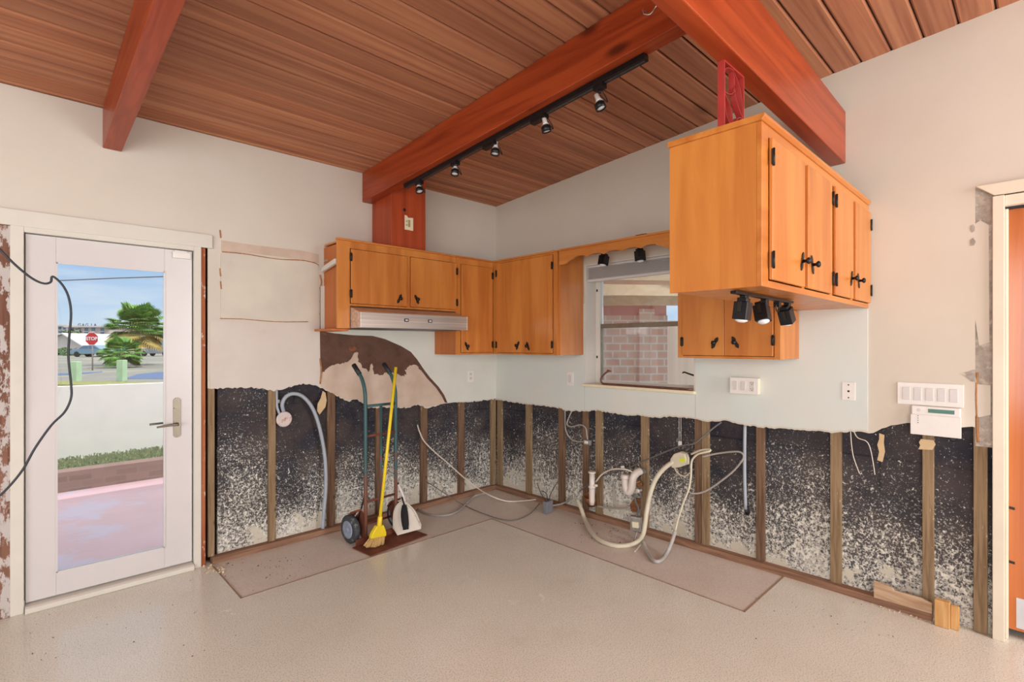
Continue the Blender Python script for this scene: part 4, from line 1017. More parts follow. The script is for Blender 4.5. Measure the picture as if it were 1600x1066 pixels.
mb = MB(); mb.lathe(V(-.0343, ka.y + W * .17, KT - .022), (-1, 0, 0), [(0, .009), (.0006, .008)], 6); obj('emblem', mb, 'plastic_in', t)

# ================================================================== GLASS DOOR
t = thing('door_1', (-3.06, 0, 0), 'white glazed patio door in the left wall', 'door'); t['kind'] = 'structure'; del t['category']
lx0, lx1 = -3.450, -2.665; JZ = 2.065
mb = MB(); mb.box((DX0 + .005, -.028, .0), (lx0 - .006, .11, JZ + .03)); mb.box((lx1 + .006, -.028, .0), (DX1 - .008, .11, JZ + .03)); mb.box((lx0 - .006, -.028, JZ - .006), (lx1 + .006, .11, JZ + .03))
mb.box((lx0 - .006, .052, .04), (lx0 + .010, .09, JZ - .006)); mb.box((lx1 - .010, .052, .04), (lx1 + .006, .09, JZ - .006))
obj('door_frame', mb, 'frame', t, bevel=.003)
mb = MB(); gx0, gx1, gz0, gz1 = -3.325, -2.815, .172, 1.912; ly0, ly1 = .0, .044; lz0, lz1 = .045, JZ - .010
mb.box((lx0, ly0, lz0), (gx0, ly1, lz1)); mb.box((gx1, ly0, lz0), (lx1, ly1, lz1)); mb.box((gx0, ly0, lz0), (gx1, ly1, gz0)); mb.box((gx0, ly0, gz1), (gx1, ly1, lz1))
lf = obj('leaf', mb, 'doorwhite', t, bevel=.002)
mb = MB()
for x0, x1_, z0, z1_ in ((gx0 - .004, gx0 + .006, gz0, gz1), (gx1 - .006, gx1 + .004, gz0, gz1), (gx0, gx1, gz0 - .004, gz0 + .006), (gx0, gx1, gz1 - .006, gz1 + .004)): mb.box((x0, ly0 - .005, z0), (x1_, ly0 - .0005, z1_))
obj('glazing_bead', mb, 'doorwhite', lf)
mb = MB(); mb.box((gx0 - .001, .02, gz0 - .001), (gx1 + .001, .026, gz1 + .001)); obj('glass_pane', mb, 'glass', t)
mb = MB(); mb.prism([(lx0 - .003, -.055, 0.001), (lx0 - .003, -.055, .028), (lx0 - .003, -.04, .036), (lx0 - .003, .09, .040), (lx0 - .003, .09, 0.001)], (lx1 - lx0 + .006, 0, 0)); obj('threshold', mb, 'frame', t, bevel=.003)
q0, q1 = onA(270, 622, y=-.004), onA(283, 683, y=-.004); hc = V((q0.x + q1.x) / 2, -.0006, 0); zc = (q0.z + q1.z) / 2; hh = (q0.z - q1.z) / 2
mb = MB(); pts = []
for k in range(24):
    a_ = 2 * PI * k / 24; pts.append(V(hc.x + .021 * math.cos(a_), -.0006, zc + (hh - .021) * (1 if math.sin(a_) >= 0 else -1) + .021 * math.sin(a_)))
mb.prism(pts, (0, -.006, 0)); hd = obj('door_handle', mb, 'nickel', t, bevel=.001)
lz = onA(277, 663, y=-.03).z
mb = MB(); mb.cyl(V(hc.x, -.006, lz), V(hc.x, -.055, lz), .009, 14); mb.tube([V(hc.x, -.052, lz), V(hc.x - .05, -.054, lz + .001), V(hc.x - .115, -.052, lz - .006)], lambda u: .009 - .003 * u, 10, 5)
mb.cyl(V(hc.x, .045, lz), V(hc.x, .09, lz), .009, 12); mb.tube([V(hc.x, .088, lz), V(hc.x - .06, .09, lz), V(hc.x - .13, .088, lz - .002)], .007, 8, 5)
obj('lever', mb, 'nickel', hd)
mb = MB(); mb.obox(V(hc.x, -.011, zc + hh * .45), V(1, 0, -.3), V(0, 1, 0), V(.3, 0, 1), .016, .005, .004); obj('thumb_turn', mb, 'nickel', hd)
q = onA(281, 403, y=-.01)
mb = MB(); mb.box((q.x - .04, -.0006, lz1 - .052), (lx1 - .012, -.02, lz1 - .012)); mb.box((q.x - .03, -.0006, lz1 - .012), (lx1 - .03, -.015, lz1 - .002)); obj('door_contact', mb, 'plastic', t, bevel=.002)
# dark backing added behind the door frame gaps, their shade in its colour
mb = MB(); mb.box((DX0 - .095, .06, 0), (DX0 + .004, .2, DZ + .05)); mb.box((DX1 - .007, .06, 0), (DX1 + .105, .2, DZ + .05)); mb.box((DX0 - .09, .03, JZ + .031), (DX1 + .10, .2, DZ + .05))
obj('gap_backing', mb, 'gapdark', t)
# header board over the door
mb = MB(); mb.box((-4.1, -.034, 2.087), (onA(330).x, TH - .0005, 2.175)); obj('trim_1', mb, 'frame', kind='structure', bevel=.003)
# bare studs beside the door
for pa, pb_, mt, lab, y0 in ((-14, 16.5, 'oldstud', 'weathered stud with flaking white paint at the left edge of the photo', -.026), (309, 320, 'redstud', 'stud with peeling red paint between glass door and furring strips', -.02)):
    a_, b_ = onA(pa).x, onA(pb_).x
    mb = MB(); mb.box((a_, y0, .001), (b_, .10, 2.085)); obj('door_stud', mb, mt, bevel=.003, label=lab, cat='stud')
# thin black cable hanging in front of the door
cp = [(-12, 376), (0, 390), (25, 415), (50, 435), (68, 443), (79, 441), (81, 433), (86, 434), (98, 446), (107, 464), (111, 490), (108, 530), (107, 560), (111, 600), (111, 622), (101, 644), (80, 665), (55, 700), (35, 735), (10, 765), (-14, 786)]
mb = MB(); mb.tube([onA(x_, y_, y=-.42) for x_, y_ in cp], .0052, 8, 5)
obj('hanging_cable', mb, 'blackcable', label='thin black cable looping down in front of the glass door', cat='cable')

# ================================================================== ORANGE DOOR ON THE RIGHT
t = thing('door_2', (.1, DY0 - .45, 0), 'orange wood door with white frame at the right edge', 'door'); t['kind'] = 'structure'; del t['category']
je = onB(1570).y
mb = MB(); mb.box((-.022, JY, .0), (.20, je, 2.182)); mb.box((-.022, je - .86, 0), (.20, je - .9, 2.182)); mb.box((-.010, je, 2.13), (.20, je - .86, 2.182))
mb.box((.03, je, .0), (.05, je - .012, 2.13))
obj('door_frame', mb, 'cream', t, bevel=.003)
mb = MB(); mb.box((.055, je - .004, .045), (.095, je - .855, 2.125)); lf = obj('leaf', mb, 'door_orange', t, bevel=.002)
mb = MB(); q = onB(1588, 934, x=.054); mb.box((.0515, q.y, .06), (.0545, je - .8, q.z)); obj('kick_plate', mb, 'kick', lf)
mb = MB(); 
for z_ in (onB(1585, 795, x=.05).z, onB(1585, 880, x=.05).z): mb.obox(V(.053, je - .02, z_), V(0, 1, .15), V(0, 0, 1), V(1, 0, 0), .014, .006, .0015)
obj('scuff', mb, 'iron', lf)
mb = MB(); A_ = onB(1524, 292, x=-.02); B_ = onB(1553, 308, x=-.02)
mb.prism([V(TH - .0006, A_.y, A_.z), V(TH - .0006, B_.y, 2.185), V(TH - .0006, -4.8, 2.185), V(TH - .0006, -4.8, A_.z)], (-.022, 0, 0)); obj('trim_2', mb, 'cream', kind='structure', bevel=.003)

# ================================================================== HAND TRUCK
fl_, fr_, bl_ = onF(579, 870), onF(668, 837), onF(551, 857)
ux = (fr_ - fl_).normalized(); uy = V(-ux.y, ux.x, 0)
Wt = (fr_ - fl_).length; Dt = max(.14, min(.24, (bl_ - fl_).length))
O_ = fl_ + ux * Wt / 2 + uy * Dt                    # rear middle of the toe plate
def T(x, y, z): return O_ + ux * x + uy * y + V(0, 0, z)
t = thing('hand_truck', O_, 'old green and rusty hand truck with toe plate, standing against the left wall', 'hand truck')
mb = MB(); mb.prism([T(-Wt / 2, -Dt, .001), T(Wt / 2, -Dt, .001), T(Wt / 2, 0, .001), T(-Wt / 2, 0, .001)], (0, 0, .006)); mb.prism([T(-Wt / 2 + .03, 0, .007), T(Wt / 2 - .03, 0, .007), T(Wt / 2 - .03, 0, .05), T(-Wt / 2 + .03, 0, .05)], ux.cross(V(0, 0, 1)) * -.005); obj('toe_plate', mb, 'rust', t)
sx = .135
ztop = 1.13
def side_rail(s_):
    mb = MB(); mb.tube([T(s_ * sx, .012, .01), T(s_ * sx, .014, .5), T(s_ * sx, .016, 1.0), T(s_ * sx, .026, 1.12), T(s_ * sx, .062, 1.20), T(s_ * sx, .11, 1.25)], .0135, 12, 6); r_ = obj('rail', mb, 'truck', t)
    mb = MB(); mb.tube([T(s_ * sx, .09, 1.232), T(s_ * sx, .165, 1.298)], .018, 12, 1); obj('grip', mb, 'grip', r_)
side_rail(-1); side_rail(1)
for z_, r_ in ((1.0, .010), (.78, .009), (.30, .009)):
    mb = MB(); mb.cyl(T(-sx + .012, .014, z_), T(sx - .012, .014, z_), r_, 10); obj('crossbar', mb, 'truck' if z_ > .9 else 'rust', t)
mb = MB(); mb.tube([T(0, .014, .03), T(0, .014, .995)], .010, 10, 1); obj('center_bar', mb, 'truck', t)
for s_ in (-1, 1):
    mb = MB(); c_ = T(s_ * (sx + .008), 0, 0)
    mb.prism([T(s_ * (sx + .016), -.0, .008), T(s_ * (sx + .016), .10, .1), T(s_ * (sx + .016), .12, .17), T(s_ * (sx + .016), .05, .24), T(s_ * (sx + .016), -.0, .22)], ux * (.004 * s_)); 
    mb.prism([T(s_ * (sx + .016), .04, .235), T(s_ * (sx + .016), .1, .21), T(s_ * (sx + .016), .14, .17), T(s_ * (sx + .016), .15, .175), T(s_ * (sx + .016), .1, .225), T(s_ * (sx + .016), .04, .25)], ux * (.055 * s_)); obj('wheel_guard', mb, 'rust', t)
    wc = T(s_ * (sx + .07), .10, .103)
    mb = MB(); mb.lathe(wc - ux * .026, ux, [(0, .07), (.004, .092), (.012, .102), (.040, .102), (.048, .092), (.052, .07)], 32); w__ = obj('wheel', mb, 'rubber', t)
    for r0 in (0,):
        mb = MB(); mb.lathe(wc - ux * .029, ux, [(0, .05), (.002, .064), (.056, .064), (.058, .05)], 28); mb.lathe(wc - ux * .036, ux, [(0, .016), (.004, .02), (.068, .02), (.072, .016)], 16); obj('hub', mb, 'hub', w__)
mb = MB(); mb.cyl(T(-sx - .105, .10, .103), T(sx + .105, .10, .103), .008, 10); obj('axle', mb, 'rust', t)
mb = MB(); mb.tube([T(-sx - .01, .02, .33), T(-sx - .02, .06, .2), T(-sx - .02, .1, .11)], .006, 6, 4); mb.tube([T(sx + .01, .02, .33), T(sx + .02, .06, .2), T(sx + .02, .1, .11)], .006, 6, 4); obj('brace', mb, 'black', t)

# broom leaning on the hand truck
kb_ = (T(-.1, -Dt * .6, 0) - V(CX, CY, 0)).dot(V(DX, DY, 0))
B0 = onF(588, 866); B0 = V(*T(-.135 + .05, -Dt * .75, 0)[:2], .008)
hb = onA(596, 826, y=B0.y); tp = onA(618.5, 573, y=(T(.05, .0, 0).y - .012))
kq = lambda P: (P - V(CX, CY, 0)).dot(V(DX, DY, 0))
hb = atD(593, 818, kq(B0) + .01); tp = atD(618.5, 574, kq(T(.06, -.02, 0)))
bb0 = atD(588, 862, kq(B0)); bb0.z = .009
t = thing('broom', bb0, 'yellow broom with straw bristles leaning on the hand truck', 'broom')
mb = MB(); mb.tube([hb, tp], .0115, 12, 1); obj('handle', mb, 'yellow', t)
dn = (hb - tp).normalized(); sd = ux.copy()
dnb = (bb0 - hb).normalized()
mb = MB(); mb.cyl(hb - dn * .05, hb + dn * .02, .017, 14)
nrm_ = dnb.cross(sd).normalized(); sd2 = nrm_.cross(dnb).normalized()
s0 = hb + dnb * .012; w0, w1 = .030, .062
pts = [s0 - sd2 * w0, s0 + sd2 * w0, s0 + sd2 * w1 + dnb * .055, s0 + sd2 * (w1 + .004) + dnb * .085, s0 - sd2 * (w1 + .004) + dnb * .085, s0 - sd2 * w1 + dnb * .055]
mb.prism([p - nrm_ * .017 for p in pts], nrm_ * .034); obj('cap', mb, 'yellow', t, bevel=.006)
mb = MB(); random.seed(3)
for i in range(150):
    u = random.uniform(-1, 1); v = random.uniform(-1, 1)
    a_ = s0 + dnb * .080 + sd2 * u * .056 + nrm_ * v * .012
    L = (bb0 - s0).length - .080 - abs(u) * .01
    b_ = a_ + dnb * L + sd2 * (u * .020 - .022) + nrm_ * v * .012; b_.z = max(b_.z, .011)
    mb.tube([a_, b_], .0045, 5, 1, r2=.0036)
obj('bristles', mb, 'straw', t)

# dustpan with brush standing on the toe plate
k0 = kq(T(.14, -Dt * .6, 0))
pc = [atD(x_, y_, k0) for x_, y_ in ((626, 799), (632, 801), (646, 813), (657, 833), (657, 838), (621, 847), (614, 838), (613, 815), (618, 803))]
base_z = min(p.z for p in pc); shift = .0105 - base_z
pc = [p + V(0, 0, shift) for p in pc]
lean = (V(DX, DY, 0) * 1).normalized()
def ln(p): return p + lean * (p.z * .35)
pc = [ln(p) for p in pc]
t = thing('dustpan', V(pc[5].x, pc[5].y, .008), 'dusty white dustpan propped up on the toe plate of the hand truck', 'dustpan')
mb = MB(); mb.prism(pc, lean * .004); 
rimp = pc[6:] + pc[:4]
mb.tube([p - lean * .006 for p in rimp], .006, 8, 3); obj('pan', mb, 'panwhite', t)
h1 = [ln(atD(x_, y_, k0) + V(0, 0, shift)) for x_, y_ in ((630, 803), (625, 790), (619, 779), (616, 774))]
mb = MB(); mb.tube(h1, .010, 10, 4); obj('handle', mb, 'plastic', t)
mb = MB(); mb.lathe(h1[-1], (h1[-1] - h1[-2]), [(-.004, .010), (.006, .012), (.012, .008)], 12); obj('hang_loop', mb, 'grip', t)
bp = [ln(atD(x_, y_, k0) + V(0, 0, shift)) - lean * .016 for x_, y_ in ((629, 803), (630, 815), (633, 832), (634, 838))]
t2 = thing('hand_brush', bp[-1], 'black bristle hand brush clipped inside the white dustpan', 'brush')
mb = MB(); mb.tube(bp, lambda u: .012 + .016 * math.sin(min(1, u * 1.15 + .1) * PI * .8), 12, 5); o = obj('bristles', mb, 'bristle', t2)
mb = MB(); mb.tube([bp[0], bp[0] + (h1[1] - h1[0]) * .9 - lean * .006], .006, 8, 2); obj('handle', mb, 'black', t2)

# ================================================================== CONDUIT, CABLES, PLUMBING
def cable(name, pts, r, mat, label, cat='cable', n=8, sub=5, parent=None):
    mb = MB(); mb.tube(pts, r, n, sub); return obj(name, mb, mat, parent, label=label, cat=cat) if parent is None else obj(name, mb, mat, parent)
A = lambda x_, y_, d=-.02: onA(x_, y_, y=d)
B = lambda x_, y_, d=-.03: onB(x_, y_, x=d)
q = A(443, 655, .0)
t = thing('electrical_box', q, 'round rusty white electrical box on left wall with conduit', 'electrical box')
mb = MB(); mb.lathe(V(q.x, FRY - .001, q.z), (0, -1, 0), [(0, .050), (.035, .052), (.036, .056), (.042, .056), (.043, .05)], 28); obj('box', mb, plain('rusty_white_metal', hexc(196, 184, 180), .5, .2, var=.08, dirt=hexc(170, 96, 80), dirt_amt=.55, dscale=16), t)
mb = MB(); mb.tube([A(432, 605, .012), A(432.5, 625, .012), A(433, 636, .008), A(437, 648, .0)], .0095, 10, 4); obj('pipe', mb, 'conduit', t)
mb = MB(); mb.box(tuple(A(434, 625, .012)), tuple(A(438, 630, .002))); obj('pipe_strap', mb, 'steel', t)
cable('flexible_conduit', [A(443, 643, -.01), A(441, 632, -.02), A(446, 621, -.03), A(457, 615.5, -.035), A(472, 619, -.04), A(486, 634, -.04), A(496, 657, -.04), A(504, 690, -.04), A(508.5, 725, -.04), A(509, 765, -.042), A(506, 800, -.045), A(504.5, 826, -.045)], .0135, 'conduit', 'thick blue-grey conduit arching down from the round box to the floor', 'conduit', 12, 6)
mb = MB(); mb.prism([A(504, 611, -.012), A(508, 614, -.012), A(510, 626, -.014), A(508, 636, -.016), A(499, 648, -.018), A(495, 642, -.018), A(496, 631, -.014), A(501, 622, -.012)], (0, -.006, 0)); obj('drywall_flap', mb, 'paper', label='tan flap of torn drywall paper hanging beside the grey conduit', cat='drywall scrap')
mb = MB(); mb.lathe(A(603, 711, .02), (-.3, -1, .1), [(0, .024), (.04, .026), (.05, .02), (.054, .01)], 18); obj('pipe_cap', mb, 'greyhose', label='round grey capped pipe end on the block wall behind the hand truck', cat='pipe')
cable('power_cord', [A(652, 664, .01), A(656, 676, -.02), A(663, 690, -.03), A(681, 708, -.035), A(700, 724, -.04), A(722, 744, -.06), A(745, 762, -.12), onF(765, 774, .06), onF(790, 783, .014), onF(815, 783, .008), onF(843, 780, .02)], .0062, 'whitecable', 'off-white cord hanging out of left wall and running to the grey junction box')
cable('floor_cable', [onF(642, 784, .012), onF(655, 797, .010), onF(675, 805, .010), onF(700, 805, .010), onF(718, 797, .010), onF(730, 785, .012), onF(742, 775, .02), onF(757, 771, .045)], .0085, 'greycable', 'grey flexible cable curling on the floor behind the hand truck')
cable('floor_cable', [A(667, 753, -.02), A(690, 768, -.05), onF(720, 787, .008), onF(748, 800, .008), onF(780, 811, .008), onF(805, 813, .008), onF(828, 803, .008), onF(843, 787, .02)], .004, 'darkcable', 'thin dark cable lying across the slab toward the grey junction box')
gb = onF(856, 801, .0)
t = thing('junction_box', gb, 'small grey junction box on the floor below the right wall', 'junction box')
mb = MB(); mb.obox(gb + V(0, 0, .052), ux, uy, V(0, 0, 1), .047, .022, .050); obj('box', mb, 'greybox', t, bevel=.004)
mb = MB(); mb.tube([gb + V(0, .0, .1), gb + V(-.0, .02, .16), gb + V(-.02, .06, .18)], .003, 6, 4); mb.tube([gb + V(.01, .0, .1), gb + V(.05, .0, .17), gb + V(.10, -.03, .26)], .003, 6, 4); mb.tube([gb + V(-.02, .0, .1), gb + V(-.04, .04, .16), gb + V(-.03, .1, .24)], .003, 6, 4); obj('loose_wire', mb, 'black', t)
cable('conduit_stub', [gb + ux * .048 + V(0, 0, .045), onF(880, 792, .02) + V(0, 0, .03), B(893, 779, -.06)], .009, 'greycable', 'short grey conduit between junction box and cream hose')
cable('white_cable', [B(883, 635, .0), B(883, 655, -.005), B(884, 672, -.01), B(891, 685, -.012), B(902, 690, -.012), B(913, 690, -.012)], .0062, 'greycable', 'grey cable dropping from the wall into the small clamp, outer loop')
cable('white_cable', [B(896, 637, .0), B(889, 652, -.01), B(886, 663, -.015), B(893, 667, -.02), B(907, 664, -.02), B(915, 669, -.018), B(917, 680, -.014), B(918, 688, -.012)], .0062, 'greycable', 'grey cable dropping from the wall into the small clamp, inner loop')
q = B(920, 691, .0)
t = thing('cable_clamp', q, 'small metal box where two grey cables meet on the furring strip', 'cable clamp')
mb = MB(); mb.box((.0005, q.y + .035, q.z - .022), (-.028, q.y - .035, q.z + .022)); obj('box', mb, 'steel', t, bevel=.003)
mb = MB(); mb.box((-.0285, q.y + .022, q.z - .010), (-.034, q.y - .015, q.z + .014)); obj('connector', mb, 'plastic', t, bevel=.002)
# drain pipe standing upright
DP = -.14
d0, d1_ = B(925, 737, DP), B(925, 789, DP)
t = thing('drain_pipe', d1_, 'upright white plastic drain tailpiece with flange in front of the furring strips', 'pipe')
L = d0.z - d1_.z
mb = MB(); mb.lathe(V(DP, d0.y, d1_.z), (0, 0, 1), [(0, .018), (.03, .022), (L * .45, .024), (L * .5, .024), (L * .52, .030), (L * .56, .030), (L * .58, .022), (L - .014, .022), (L - .012, .030), (L, .031)], 24); obj('pipe', mb, 'pvc', t)
mb = MB(); mb.cyl(V(DP - .0, d0.y - .02, d1_.z + L * .6), V(DP, d0.y - .05, d1_.z + L * .61), .010, 12); obj('side_spout', mb, 'pvc', t)
TP = -.13
t = thing('drain_trap', B(980, 772, TP), 'white plastic drain trap elbow with corroded fittings', 'drain trap')
mb = MB(); mb.tube([B(977, 742, TP), B(977, 756, TP), B(979, 766, TP), B(983, 769, TP), B(987, 762, TP), B(989, 748, TP), B(994, 740, TP + .02), B(1001, 736, TP + .06)], .028, 16, 5); obj('trap', mb, 'pvc', t)
mb = MB(); mb.lathe(B(977, 744, TP), (0, 0, -1), [(-.012, .030), (.012, .034), (.02, .033)], 20); o = obj('slip_nut', mb, 'pvc', t)
mb = MB(); mb.tube([B(998, 738, TP + .05), B(1004, 735, TP + .10), B(1006, 738, -.01)], .022, 12, 4); obj('elbow', mb, 'steel', t)
mb = MB(); mb.tube([B(1000, 752, -.06), B(993, 755, -.08), B(990, 760, -.09)], .010, 8, 3); mb.lathe(B(1003, 757, -.03), (-1, 0, .2), [(0, .014), (.03, .014), (.032, .022), (.045, .022)], 8); obj('valve', mb, 'copper', t)
mb = MB(); mb.lathe(B(1002, 766, -.03), (-1, .2, 0), [(0, .010), (.035, .010), (.036, .018), (.05, .015)], 8); obj('valve', mb, 'pvc', t)
cable('supply_tube', [B(931, 753, -.12), B(940, 742, -.13), B(952, 735, -.14), B(966, 733, -.14), B(982, 735, -.13), B(994, 742, -.10)], .0062, 'whitecable', 'white supply tube arching from the drain pipe to the trap fittings', 'tube')
cable('supply_tube', [B(958, 760, -.03), B(959, 775, -.03), B(960, 790, -.03)], .008, 'greycable', 'short vertical grey tube between drain pipe and trap', 'tube')
mb = MB(); mb.obox(B(973, 731, -.10), V(0, -1, .25), V(0, .25, 1), V(1, 0, 0), .016, .013, .0006); obj('paper_tag', mb, 'signwhite', label='small white paper tag above the drain trap', cat='tag')
c_ = B(923, 779, -.03)
mb = MB(); mb.lathe(c_ + V(.025, 0, -.05), (-.5, 0, 1), [(0, .045), (.09, .050), (.09, .044), (.01, .040)], 24); obj('metal_can', mb, 'copper', label='dented brown metal sleeve behind the upright drain pipe', cat='sleeve')
cable('grey_tube', [B(934, 791, -.05), B(950, 794, -.05), B(970, 795, -.05), B(984, 793, -.05)], .0075, 'greycable', 'grey tube running level just above the floor plate', 'tube')
# cream hose
DH = -.22
hz_ = [(902, 781, -.08), (908, 795, -.10), (914, 812, -.14), (922, 829, -.18), (934, 842, -.22), (950, 850, -.25), (968, 853.5, -.26), (986, 851, -.26), (998, 845, -.25), (1005, 834, -.24), (1008, 818, -.22), (1011, 796, -.20), (1016, 772, -.18), (1023, 752, -.17), (1033, 737, -.16), (1044, 727, -.15), (1053, 722, -.14)]
def Bf(x_, y_, d, r=.017):
    p = B(x_, y_, d)
    return p if p.z > r - .003 else onF(x_, y_, r - .003)
cable('flexible_hose', [Bf(x_, y_, d) for x_, y_, d in hz_], .0165, 'creamhose', 'thick cream flexible conduit looping down to the slab and up to the yellow-labelled box', 'hose', 12, 6)
q = B(1066, 717, -.13)
t = thing('connector_box', q, 'cream plastic connector box with lime label at the top of the thick hose', 'connector box')
pts = [(1051, 724), (1053, 715), (1058, 708), (1067, 705), (1075, 708), (1078, 716), (1078, 725), (1066, 729), (1056, 730)]
mb = MB(); mb.prism([B(x_, y_, -.105) for x_, y_ in pts], (-.05, 0, 0)); obj('box', mb, 'creamhose', t, bevel=.006)
mb = MB(); mb.prism([B(x_, y_, -.1552) for x_, y_ in ((1061, 717), (1070, 716), (1071, 722), (1062, 723))], (-.001, 0, 0)); obj('sticker', mb, 'limelabel', t)
cable('cable_loop', [B(1053, 728, -.14), B(1057, 737, -.15), B(1064, 743, -.15), B(1071, 744, -.15), B(1078, 739, -.15)], .005, 'creamhose', 'small cream wire loop below the connector box')
cable('grey_hose', [Bf(1005, 846, -.24, .013), Bf(1010, 860, -.26), Bf(1018, 872, -.29), Bf(1026, 877.5, -.30), Bf(1035, 874, -.30), Bf(1043, 862, -.27), Bf(1050, 846, -.24), Bf(1055, 830, -.22)], .0125, 'greyhose', 'grey flexible hose end forming a U on the slab', 'hose', 12, 6)
cable('cream_cable', [Bf(1055, 830, -.22), Bf(1060, 810, -.2), Bf(1068, 785, -.18), Bf(1076, 765, -.17), Bf(1079.5, 745, -.16), Bf(1080, 728, -.16), Bf(1082, 718, -.15), Bf(1090, 710, -.15), Bf(1101, 707, -.15), Bf(1109, 705, -.14), Bf(1108, 702.5, -.13), Bf(1094, 704, -.13), Bf(1080, 710, -.13)], .0072, 'creamhose', 'cream cable rising from the grey hose and doubling back at the furring strips')
cable('grey_loop_cable', [B(1078, 771, -.15), B(1092, 771, -.13), B(1107, 765, -.12), B(1125, 753, -.11), B(1145, 737, -.1), B(1158, 722, -.1), B(1162, 713, -.1), B(1157, 707, -.1), B(1145, 706, -.1), B(1120, 709, -.1), B(1097, 714, -.12)], .0062, 'greycable', 'pale grey cable making a wide loop right of the doubled furring strips')
cable('dark_grey_cable', [B(905, 768, -.04), B(930, 750, -.05), B(955, 739, -.06), B(978, 733, -.06), B(1000, 723, -.06), B(1026, 712, -.06), B(1050, 702, -.06), B(1068, 696, -.06), B(1085, 693, -.06), B(1100, 681, -.05), B(1116, 668, -.03), B(1127, 660, -.018)], .0055, 'darkcable', 'long dark grey cable slanting up across the furring strips')
t = thing('twin_wire', B(1062, 690, -.02), 'two thin white wires ending in a connector, hanging below the window', 'wire')
mb = MB(); mb.tube([B(1061, 650, .0), B(1061, 690, -.02)], .0016, 6, 1); mb.tube([B(1064, 650, .0), B(1064, 690, -.02)], .0016, 6, 1); obj('wires', mb, 'plastic', t)
q = B(1062.5, 694, -.02); mb = MB(); mb.box((-.014, q.y - .012, q.z - .018), (-.026, q.y + .012, q.z + .02)); obj('connector', mb, 'plastic', t, bevel=.002)
t = thing('hanging_hose', B(1164, 790, -.03), 'straight grey hose with black tip hanging between two furring strips', 'hose')
mb = MB(); mb.tube([B(1164, 664, -.0), B(1163.5, 700, -.02), B(1163.5, 745, -.03), B(1165, 796, -.04)], .0105, 10, 5); obj('hose', mb, 'conduit', t)
mb = MB(); mb.tube([B(1165, 793, -.04), B(1165.5, 801, -.045), B(1168, 804, -.055), B(1170.5, 800, -.06), B(1169, 791, -.06)], .008, 10, 5); obj('tip', mb, 'black', t)
# old junction box hanging at the plate
q = B(994, 818, -.12)
t = thing('dangling_box', q, 'dirty grey junction box dangling in front of the floor plate', 'junction box')
mb = MB(); mb.obox(q, V(.3, -1, 0), V(0, 0, 1), V(1, .3, 0), .042, .055, .025); obj('box', mb, 'steel', t, bevel=.006)
mb = MB(); mb.obox(q + V(-.03, -.012, .0), V(.3, -1, 0), V(0, .1, 1), V(1, .3, 0), .024, .022, .010); obj('cover', mb, 'ivory', t, bevel=.004)
mb = MB(); mb.tube([q + V(0, 0, .05), q + V(.03, .0, .10), q + V(.04, .03, .15), q + V(.05, .05, .2)], .008, 8, 4); mb.tube([q + V(0, -.02, .05), q + V(.02, -.03, .12), q + V(.04, -.02, .22)], .003, 6, 4); obj('wire', mb, 'darkcable', t)
mb = MB(); mb.tube([q + V(0, -.01, -.05), q + V(-.05, -.015, -.11), q + V(-.11, -.02, -.15)], .006, 8, 4); obj('cord', mb, 'greycable', t)
cable('cut_wire', [Bf(1003, 849, -.25), Bf(997, 856, -.27), Bf(992, 862, -.28)], .004, 'whitecable', 'short cut white wire end where the two hoses meet', 'wire')
mb = MB(); mb.prism([B(986, 788, -.002), B(993, 778, -.002), B(1002, 780, -.002), B(1003, 792, -.002), B(996, 800, -.002), B(988, 798, -.002)], (-.02, 0, 0)); obj('wood_scrap', mb, 'copper', label='brown wood scrap nailed behind the dangling junction box', cat='wood scrap')
# thin wires under the right-hand board
cable('thin_wire', [B(1329, 672, -.002), B(1330, 690, -.01), B(1333, 712, -.012), B(1339, 730, -.012), B(1343, 740, -.008)], .0026, 'whitecable', 'thin white wire under the three-hole plate, left of the pair', 'wire')
cable('thin_wire', [B(1333, 672, -.002), B(1340, 684, -.01), B(1354, 690, -.012), B(1360, 702, -.012), B(1364, 722, -.012), B(1367, 742, -.008)], .0026, 'whitecable', 'thin white wire under the three-hole plate, right of the pair', 'wire')
mb = MB(); mb.prism([B(x_, y_, -.004) for x_, y_ in ((1374, 677), (1382, 680), (1381, 692), (1383, 706), (1379, 722), (1371, 719), (1374, 706), (1371, 695), (1374, 686))], (-.006, 0, 0)); obj('drywall_flap', mb, 'paper', label='narrow tan strip of torn drywall hanging below the wall left of the keypad', cat='drywall scrap')
mb = MB(); mb.prism([B(x_, y_, -.0005) for x_, y_ in ((1439, 686), (1459, 688), (1462, 695), (1457, 703), (1435, 702), (1438, 696), (1436, 691))], (-.004, 0, 0)); obj('paper_scrap', mb, 'paper', label='tan torn paper wrapped around the furring strip under the keypad', cat='paper')
mb = MB(); q = B(1489, 686, .02); mb.lathe(V(FRY - .004, q.y, q.z), (-1, 0, 0), [(0, .014), (.006, .014), (.006, .010)], 16); obj('grommet', mb, 'black', label='black round grommet in the block wall below the keypad', cat='grommet')
# wood offcuts at the right end of the plate
mb = MB(); Zp = lambda x_, y_, d: onB(x_, y_, x=d)
mb.prism([V(PLT - .002, onB(x_, x=-.032).y, z_) for x_, z_ in ((1366, .042), (1366, .135), (1395, .125), (1398, .112), (1440, .112), (1457, .100), (1457, .045))], (-.014, 0, 0)); obj('wood_offcut', mb, 'ply', bevel=.002, label='long pale wood offcut lying against the floor plate at the right', cat='wood offcut')
mb = MB(); ya_, yb2 = onB(1460, x=-.07).y, onB(1484, x=-.07).y
mb.box((-.07, ya_, .001), (-.032, yb2, .135)); mb.box((-.055, yb2 - .001, .001), (-.032, yb2 - .035, .12)); obj('wood_block', mb, 'block', bevel=.003, label='yellowish wood block with knots standing at the end of the floor plate', cat='wood block')

